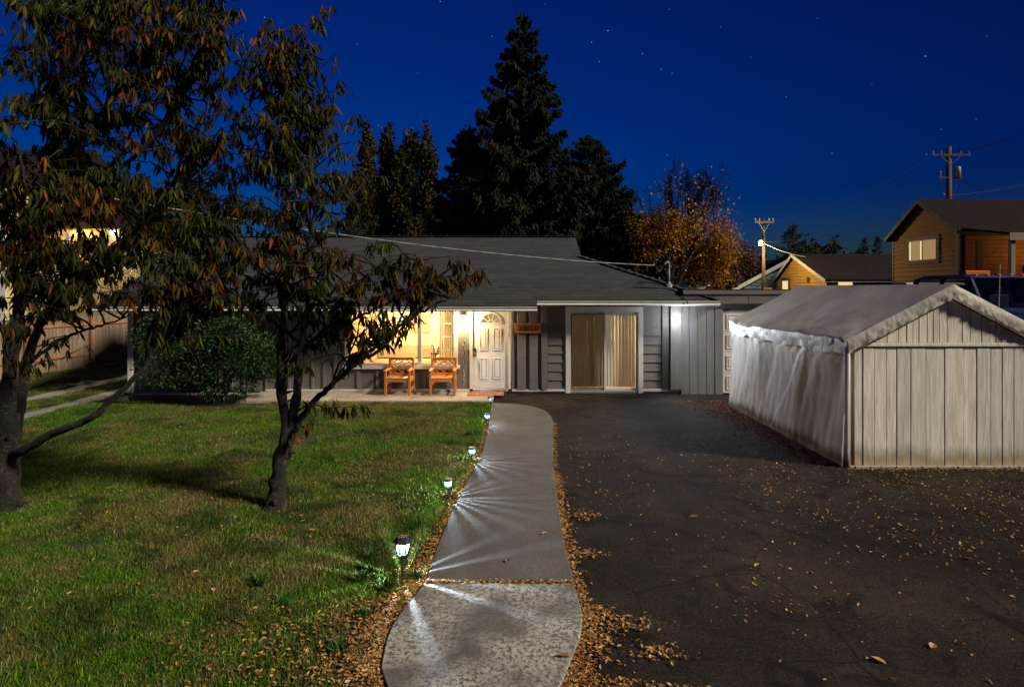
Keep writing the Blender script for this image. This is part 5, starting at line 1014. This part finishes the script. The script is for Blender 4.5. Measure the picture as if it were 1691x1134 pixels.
def columnar(label, px, top, Y, r, seed, n=9500):
    global RNG; RNG = np.random.default_rng(seed); P = base_at(px, Y); h = topz(top, Y); t = thing('poplar_tree', label, 'tree', P, 'columnar poplars behind the bungalow')
    b = MB(); b.tube([P+Vector((0, 0, -.2)), P+Vector((0, 0, h*.9))], [.28, .03], 8); pts = []; axs = []
    for k in range(42):
        a = RNG.random()*6.28; u = RNG.uniform(.12, .9); z0 = h*u*.86; L = h*RNG.uniform(.10, .22); rr = r*RNG.uniform(.4, 1.)*min(1, (1.02-u)*2.2)
        q = Vector((math.cos(a)*rr, math.sin(a)*rr, L)); b.tube([P+Vector((0, 0, z0)), P+Vector((q.x*.7, q.y*.7, z0+L*.4)), P+Vector((q.x, q.y, z0+L))], [.04, .025, .006], 4, cap=False)
        m = n//42; s = RNG.random(m); pts.append(np.array(P)+np.stack([q.x*np.minimum(1, s*1.6)+RNG.normal(size=m)*.16*r, q.y*np.minimum(1, s*1.6)+RNG.normal(size=m)*.16*r, z0+L*s+RNG.normal(size=m)*.15], -1)); axs.append(RNG.normal(size=(m, 3))*.5+np.array((q.x*.4, q.y*.4, .8)))
    b.build('trunk', M['bark'], t); pts = np.vstack(pts); axs = np.vstack(axs); sc = RNG.uniform(.16, .34, len(pts)); A = frames(axs, sc, pts, sc*.6)
    f = link('crown', leafmesh('crown', A, RNG.random(len(pts)), M['poplar'], P, QUAD_V, QUAD_F), t); tag(f, kind='stuff')
columnar('narrow poplar nearest the cherry tree, leftmost of the row', 608, 192, 40, .85, 31); columnar('short dim poplar between the first and the tallest of the row', 640, 200, 41, .8, 32); columnar('tallest and widest poplar in the middle of the row', 674, 186, 40, 1.15, 33, 12000)
columnar('amber-tinted poplar, rightmost of the row, left of the cedars', 706, 198, 40, .95, 34); columnar('lowest poplar behind the cherry tree tips', 588, 262, 39, .75, 35); columnar('amber poplar top peeping out left of the tallest cedar', 782, 203, 44, 1.2, 36)
def branchy(name, label, P, h, spread, leafmat, nleaf, leafzone, seed, ls=(.12, .22), levels=5, group=None, lw=.7, wid=None):
    global RNG; RNG = np.random.default_rng(seed); rnd = random.Random(seed); t = thing(name, label, 'tree', P, group); b = MB(); tips = []; segs = []
    def grow(p, d, L, r, lv):
        q = p+d*L*.5+Vector((rnd.uniform(-1, 1), rnd.uniform(-1, 1), rnd.uniform(-.5, 1)))*L*.06; e = q+(d+Vector((0, 0, .06))).normalized()*L*.5; segs.append((p, q, e, r, lv))
        if lv == 0: return
        for k in range(4 if lv in (levels, 1, 2) else 3):
            a = rnd.uniform(0, 6.28); v = d.orthogonal().normalized(); w = d.cross(v); nd = (d+(v*math.cos(a)+w*math.sin(a))*rnd.uniform(.4, .9)*spread+Vector((0, 0, .14))).normalized(); grow(p+(e-p)*rnd.uniform(.45, 1), nd, L*rnd.uniform(.62, .84), r*.58, lv-1)
    grow(Vector((0, 0, -.02)), Vector((.03, 0, 1)), .2, .016, levels)
    mz = max(e.z for p, q, e, r, l in segs); mw = np.percentile([abs(e.x) for p, q, e, r, l in segs], 97); fz = h/mz; fx_ = (wid/2/mw if wid else fz); S3 = lambda v: Vector((P.x+v.x*fx_, P.y+v.y*fx_, P.z+v.z*fz))
    for p, q, e, r, lv in segs:
        p, q, e = S3(p), S3(q), S3(e); b.tube([p, q, e], [max(.008, r*h), max(.007, r*h*.82), max(.006, r*h*.6)], 6 if lv > 2 else 3, cap=False)
        if lv <= 2: tips += [tuple(q), tuple(e)]
    b.build('trunk', M['bark'], t)
    T = np.array(tips); zz = (T[:, 2]-P.z)/h; wt = np.clip((leafzone-zz)/leafzone, .012, 1)**1.3; wt /= wt.sum(); k = RNG.choice(len(T), nleaf, p=wt)
    p = T[k]+RNG.normal(size=(nleaf, 3))*h*.03; p[:, 2] -= np.abs(RNG.normal(size=nleaf))*h*.07*(leafzone < 1); sc = RNG.uniform(*ls, nleaf); A = frames(RNG.normal(size=(nleaf, 3))+np.array((0, 0, -.5)), sc, p, sc*lw)
    f = link('crown', leafmesh('crown', A, RNG.random(nleaf), leafmat, P, QUAD_V, QUAD_F), t); tag(f, kind='stuff')
branchy('maple_tree', 'half-bare autumn maple with glowing orange leaves right of the cedars', base_at(1102, 30), topz(246, 30), 1.0, M['maple'], 15000, .72, 41, (.08, .17), 6, wid=5.2)
branchy('maple_tree', 'distant russet tree behind the teal house chimney', base_at(1200, 62), topz(388, 62), 1.1, M['purple'], 4500, 1.3, 42, (.15, .3), 4)
branchy('garden_tree', 'bare dark tree behind the left end of the roof', base_at(520, 30), topz(330, 30), 1.1, M['fartree'], 1500, 1.0, 43, (.10, .2), 5)
branchy('garden_tree', 'dark leafy tree between the yellow house and the bungalow roof', base_at(330, 34), topz(300, 34), 1.1, M['fartree'], 5000, 1.3, 44, (.2, .35), 4)
conifer('fir_tree', 'dark broad fir right of the street lamp', base_at(1312, 58), topz(372, 58), 2.0, 4500, M['fartree'], .05, .45, 51, 'distant trees above the roofs')
branchy('garden_tree', 'round dark tree above the golden house roof', base_at(1362, 60), topz(396, 60), 1.15, M['fartree'], 5000, 1.4, 52, (.25, .45), 4, 'distant trees above the roofs')
conifer('fir_tree', 'small pointed fir left of the ochre house corner', base_at(1428, 66), topz(396, 66), 1.2, 1500, M['fartree'], .05, .8, 53, 'distant trees above the roofs'); conifer('fir_tree', 'small pointed fir closest to the ochre house corner', base_at(1449, 64), topz(393, 64), 1.3, 1800, M['fartree'], .05, .8, 54, 'distant trees above the roofs')
# far wood closing the horizon
RNG = np.random.default_rng(61); n = 15000; xx = RNG.uniform(-170, 170, n); yy = RNG.uniform(95, 125, n); hh = 5.0+2.2*np.sin(xx*.07)+1.6*np.sin(xx*.19+1); zz = RNG.random(n)**.8*hh
sc = RNG.uniform(.9, 2.2, n); A = frames(RNG.normal(size=(n, 3)), sc, np.stack([xx, yy, zz], -1), sc*.8)
o = link('far_wood', leafmesh('far_wood', A, RNG.random(n), M['fartree'], (0, 0, 0), QUAD_V, QUAD_F)); tag(o, 'dark low band of distant woodland on the horizon', 'trees', kind='stuff')
# ================================================================ grass
def in_lawn(x, y):
    k = (y > 3.2) & (y < 14.70) & (x > -18) & (x < np.interp(y, [p[1] for p in WL], [p[0] for p in WL])-.02)
    k |= (y >= 14.70) & (y < 24) & (x < -9.75) & (x > -17)
    for xc in (-10.05, -11.45): k &= ~((abs(x-xc) < .27) & (y > 9.5))
    k &= ~((x > -8.3) & (x < -5.5) & (y > 13.95+.6*vnoise(x+40, y, 1.6, 6))); k &= (x > -.84*y-.8)
    k &= (x+13.0)*(14.5-27.5)-(y-27.5)*(-15.6+13.0) < 0
    return k
def tuft(seed, n=26, hgt=.07, spread=.075):
    r = np.random.default_rng(seed); V = []; Fq = []; T = []
    for k in range(n):
        x, y = r.normal(size=2)*spread*.6; h = hgt*r.uniform(.5, 1.25); a = r.random()*6.28; lean = r.uniform(.1, .75)*h; w = r.uniform(.0035, .006); c, s = math.cos(a), math.sin(a); b0 = len(V); tx, ty = r.normal(size=2); tl = math.hypot(tx, ty)+1e-6; tx, ty = tx/tl, ty/tl
        for q, ww in ((0, 1), (.55, .8), (1, .12)): 
            lx, ly = lean*q*q*c, lean*q*q*s; V += [(x+lx-tx*w*ww, y+ly-ty*w*ww, h*q-.01), (x+lx+tx*w*ww, y+ly+ty*w*ww, h*q-.01)]
        Fq += [(b0, b0+1, b0+3, b0+2), (b0+2, b0+3, b0+5, b0+4)]; tt = r.random(); T += [tt, tt]
    return np_mesh('grass_tuft', V, Fq, M['blade'], T)
gcol = bpy.data.collections.new('grass_tufts')
for k in range(6):
    o = bpy.data.objects.new('grass_tuft', tuft(100+k, 26, .042+.010*(k % 3))); gcol.objects.link(o)
RNG = np.random.default_rng(71)
def scatter(n, x0, x1, y0, y1): return RNG.uniform(x0, x1, n), RNG.uniform(y0, y1, n)
PX = []; PY = []
for (n, y0, y1) in ((26000, 3.2, 6.5), (36000, 6.5, 10.5), (38000, 10.5, 15), (20000, 15, 24)):
    x, y = scatter(n, -.86*y1-1, -.4, y0, y1); k = in_lawn(x, y); PX.append(x[k]); PY.append(y[k])
gx_ = np.concatenate(PX); gy_ = np.concatenate(PY)
thin = vnoise(gx_, gy_, .9, 1)*.6+vnoise(gx_, gy_, 2.7, 2)*.4
edged = np.interp(gy_, [p[1] for p in WL], [p[0] for p in WL])-gx_          # distance from the walk: bare litter strip beside it
bare = np.exp(-(edged/(.14+.62*np.clip((7.2-gy_)/3.2, 0, 1)*(.55+.9*vnoise(gx_, gy_, 1.7, 5))))**2)*(gy_ < 13)+.35*np.exp(-((gx_+1.25)**2/.25+(gy_-8.2)**2/.8))
keep = (RNG.random(len(gx_)) > np.clip((thin-.50)*2.5, 0, .82)) & (RNG.random(len(gx_)) > np.clip(bare*1.15, 0, .97))
for tb, rr in ((mb, .22), (lb, .2)): keep &= (gx_-tb.x)**2+(gy_-tb.y)**2 > rr*rr
gx_, gy_, thin = gx_[keep], gy_[keep], thin[keep]; n = len(gx_)
me = bpy.data.meshes.new('grass'); me.vertices.add(n); me.vertices.foreach_set('co', np.stack([gx_, gy_, np.zeros(n)], -1).astype(np.float32).ravel())
for nm, val in (('gs', (RNG.uniform(.65, 1.25, n)*(1.25-.55*thin))*np.where(gy_ < 6.5, .9, 1.0)), ('gr', RNG.random(n)*6.283)):
    a = me.attributes.new(nm, 'FLOAT', 'POINT'); a.data.foreach_set('value', val.astype(np.float32))
a = me.attributes.new('gi', 'INT', 'POINT'); a.data.foreach_set('value', RNG.integers(0, 6, n).astype(np.int32))
grass = link('grass', me); me.materials.append(M['blade']); tag(grass, 'short green lawn grass with straw-coloured dry patches', 'grass', kind='stuff')
ng = bpy.data.node_groups.new('grass_scatter', 'GeometryNodeTree'); ng.interface.new_socket('Geometry', in_out='INPUT', socket_type='NodeSocketGeometry'); ng.interface.new_socket('Geometry', in_out='OUTPUT', socket_type='NodeSocketGeometry')
gi = ng.nodes.new('NodeGroupInput'); go = ng.nodes.new('NodeGroupOutput'); m2p = ng.nodes.new('GeometryNodeMeshToPoints'); ip = ng.nodes.new('GeometryNodeInstanceOnPoints'); ci = ng.nodes.new('GeometryNodeCollectionInfo')
ci.inputs['Collection'].default_value = gcol; ci.inputs['Separate Children'].default_value = True; ci.inputs['Reset Children'].default_value = True
def nattr(nm, ty):
    q = ng.nodes.new('GeometryNodeInputNamedAttribute'); q.data_type = ty; q.inputs['Name'].default_value = nm; return q.outputs['Attribute']
cx_ = ng.nodes.new('ShaderNodeCombineXYZ'); ng.links.new(nattr('gr', 'FLOAT'), cx_.inputs[2])
ng.links.new(gi.outputs[0], m2p.inputs['Mesh']); ng.links.new(m2p.outputs[0], ip.inputs['Points']); ng.links.new(ci.outputs[0], ip.inputs['Instance']); ip.inputs['Pick Instance'].default_value = True
ng.links.new(nattr('gi', 'INT'), ip.inputs['Instance Index']); ng.links.new(cx_.outputs[0], ip.inputs['Rotation']); ng.links.new(nattr('gs', 'FLOAT'), ip.inputs['Scale']); ng.links.new(ip.outputs[0], go.inputs[0])
md = grass.modifiers.new('scatter', 'NODES'); md.node_group = ng
# taller weed clumps at the lawn edge
def weed(P, n, hgt, label, seed):
    r = np.random.default_rng(seed); V = []; Fq = []; T = []
    for k in range(n):
        a = r.random()*6.28; L = hgt*r.uniform(.6, 1.2); w = .007*r.uniform(.7, 1.5); c, s = math.cos(a), math.sin(a); out = r.uniform(.3, 1.0); b0 = len(V); x, y = r.normal(size=2)*.025
        for q, ww in ((0, .7), (.35, 1), (.7, .8), (1, .1)):
            rr = out*L*q*.8; z = L*(q-.45*out*q*q); V += [(x+rr*c-s*w*ww, y+rr*s+c*w*ww, z), (x+rr*c+s*w*ww, y+rr*s-c*w*ww, z)]
        for i in range(3): Fq.append((b0+2*i, b0+2*i+1, b0+2*i+3, b0+2*i+2)); T.append(r.random())
    o = link('weed_clump', np_mesh('weed_clump', V, Fq, M['weed'], T), None, P); tag(o, label, 'weed', 'weed clumps on the lawn edge')
for i, (px, py, n, hh, lab) in enumerate([(640, 975, 60, .16, 'grass clump just left of the largest path light'), (596, 962, 60, .15, 'bright grass clump left of the largest path light, in its glow'), (690, 955, 40, .11, 'small weed between the largest path light and the walk'), (610, 925, 50, .14, 'weed clump up-lawn from the largest path light'), (775, 722, 60, .16, 'leafy tuft at the lawn edge between the third and fourth path light'),
        (700, 818, 40, .12, 'low weed left of the second path light'), (665, 842, 40, .12, 'low weed clump in the dry patch left of the second path light'), (560, 1075, 45, .12, 'weed clump among litter near the lichen-spotted slab'), (600, 1020, 40, .11, 'broad weed left of the lichen-spotted slab'), (430, 970, 70, .16, 'tall grass clump in the near middle of the lawn'), (470, 1000, 40, .14, 'grass clump near the bottom of the lawn')]):
    weed(gnd(px, py), n, hh, lab, 200+i)
# ================================================================ fallen leaves
RNG = np.random.default_rng(81)
LIT_V = np.array([(0, -.5, 0), (-.3, -.1, .12), (0, 0, -.02), (.3, -.1, .12), (-.22, .3, .14), (.22, .3, .14), (0, .55, .05)], float); LIT_T = np.array([(0, 2, 1), (0, 3, 2), (1, 2, 4), (2, 3, 5), (2, 6, 4), (2, 5, 6)])
def litter(name, label, P, s0, s1, mat, z=.012):
    n = len(P); sc = RNG.uniform(s0, s1, n); a = RNG.random(n)*6.28; ti = RNG.normal(size=(n, 2))*.35; A = np.zeros((n, 4, 4)); A[:, 3, 3] = 1
    y = np.stack([np.cos(a), np.sin(a), ti[:, 0]], -1); y /= np.linalg.norm(y, axis=1)[:, None]; up = np.stack([ti[:, 1], ti[:, 0]*0, np.ones(n)], -1); x = np.cross(y, up); x /= np.linalg.norm(x, axis=1)[:, None]; zz = np.cross(x, y)
    A[:, :3, 0] = x*sc[:, None]; A[:, :3, 1] = y*sc[:, None]; A[:, :3, 2] = zz*sc[:, None]; A[:, :3, 3] = P; A[:, 2, 3] += z+sc*.08
    o = link(name, leafmesh(name, A, RNG.random(n), mat, (0, 0, 0), LIT_V, LIT_T)); tag(o, label, 'leaf litter', kind='stuff')
def along(E, n, y0, y1, spread, side, bias=1.0):
    y = y0+(y1-y0)*RNG.random(n)**bias; x = np.interp(y, [p[1] for p in E], [p[0] for p in E]); x = x+side*np.abs(RNG.normal(size=n))*spread; return np.stack([x, y, np.zeros(n)], -1)
Lt = [along(WL, 3000, 3.75, 6.2, .17, -1), along(WL, 1600, 5.5, 9.5, .09, -1), along(WL, 700, 9, 13.5, .06, -1), along(WR, 1700, 3.75, 5.3, .11, 1), along(WR, 1500, 5, 9, .05, 1), along(WR, 600, 8.5, 12.5, .04, 1)]
k = RNG.random((2600, 2)); bl = np.stack([.34+.9*k[:, 0]**1.6+.15*RNG.normal(size=2600)*.5, 3.3+1.15*k[:, 1]-.25*k[:, 0], np.zeros(2600)], -1); Lt.append(bl)   # drift at the near right corner of the slab
jt = np.stack([RNG.uniform(-.77, .55, 420), 5.668+RNG.normal(size=420)*.018, np.full(420, .025)], -1); Lt.append(jt)
for (cx0, cy0, r_, n_) in ((.82, 7.35, .14, 160), (.75, 6.3, .10, 120), (.86, 5.0, .13, 160), (1.05, 4.6, .12, 120), (-1.2, 7.9, .35, 120), (-1.6, 5.0, .35, 300), (-1.3, 4.4, .3, 350), (-1.9, 4.6, .5, 420), (-1.5, 5.3, .35, 260), (-2.3, 5.2, .5, 200), (-1.25, 6.3, .25, 160)): Lt.append(np.stack([cx0+RNG.normal(size=n_)*r_, cy0+RNG.normal(size=n_)*r_*.55, np.full(n_, .01)], -1))
litter('leaf_litter', 'drifts of small tan fallen leaves along both edges of the walk', np.vstack(Lt), .011, .044, M['litter'])
n = 20000; x = RNG.uniform(.7, 8.5, n); y = RNG.uniform(3.3, 11.5, n)**1.0; dens = vnoise(x, y, .9, 9)*.42+.40*np.clip((x-1.2)/4, 0, 1)*np.clip((y-3.2)/3.5, .35, 1); k = (RNG.random(n) < dens**2*1.4) & ~((x > 4.9) & (y > 9.3))
litter('scattered_leaves', 'tiny pale fallen leaves scattered over the dark asphalt', np.stack([x[k], y[k], np.zeros(k.sum())], -1), .014, .044, M['litter'], .006)
n = 900; x = RNG.uniform(4.9, 8.5, n); litter('leaf_line', 'line of tan leaves along the front foot of the carport', np.stack([x, 9.33-np.abs(RNG.normal(size=n))*.05, np.zeros(n)], -1), .014, .04, M['litter'], .006)
n = 4200; y = RNG.uniform(9.5, 14.9, n); x = 4.9-np.abs(RNG.normal(size=n))*(.20+.05*(y-9.4)); litter('red_litter', 'dark red needle litter along the long side of the carport', np.stack([x, y, np.zeros(n)], -1), .018, .045, M['redlitter'], .006)
n = 1000; x, y = scatter(n, -9, -.8, 3.6, 12); k = in_lawn(x, y); litter('lawn_leaves', 'small brown and yellow leaves strewn in the grass', np.stack([x[k], y[k], np.full(k.sum(), .03)], -1), .02, .05, M['litter'], .01)
# larger single leaves one can count
flv = [np_mesh('fallen_leaf', LIT_V, LIT_T, M['litter'], np.full(len(LIT_T), v)) for v in (.25, .5, .75, .95)]
spots = [(80, 1105, 'orange-brown fallen leaf on the lawn near the bottom left corner'), (325, 950, 'brown fallen leaf on the lawn between the two cherry trunks and the camera'), (515, 880, 'brown fallen leaf on the lawn just right of the forked cherry trunk'), (290, 1010, 'dull fallen leaf in the middle of the near lawn'),
 (930, 1082, 'large tan fallen leaf on the right edge of the lichen-spotted slab'), (1450, 1093, 'tan fallen leaf on the asphalt near the bottom right'), (1540, 1070, 'brown fallen leaf on the asphalt, rightmost of the near ones'), (1145, 855, 'fallen leaf on the asphalt midway between walk and carport'), (985, 815, 'red-brown fallen leaf on the asphalt beside the long walk slab'), (1250, 935, 'tan fallen leaf in the middle of the driveway'),
 (900, 880, 'small brown leaf on the long grey walk slab, right side'), (838, 925, 'small dark leaf on the long grey walk slab, left of centre'), (1600, 925, 'tan fallen leaf on the asphalt in front of the carport planks')]
for i, (px, py, lab) in enumerate(spots):
    p = gnd(px, py); p.z = .035 if px < 700 else .016
    if px < 945 and px > 690: p = gnd(px, py, .045)
    o = link('fallen_leaf', flv[(i*3) % 4], None, p, (random.uniform(-.25, .25), random.uniform(-.25, .25), random.uniform(0, 6)), (random.uniform(.07, .10),)*3)
    tag(o, lab, 'leaf', 'larger fallen leaves')
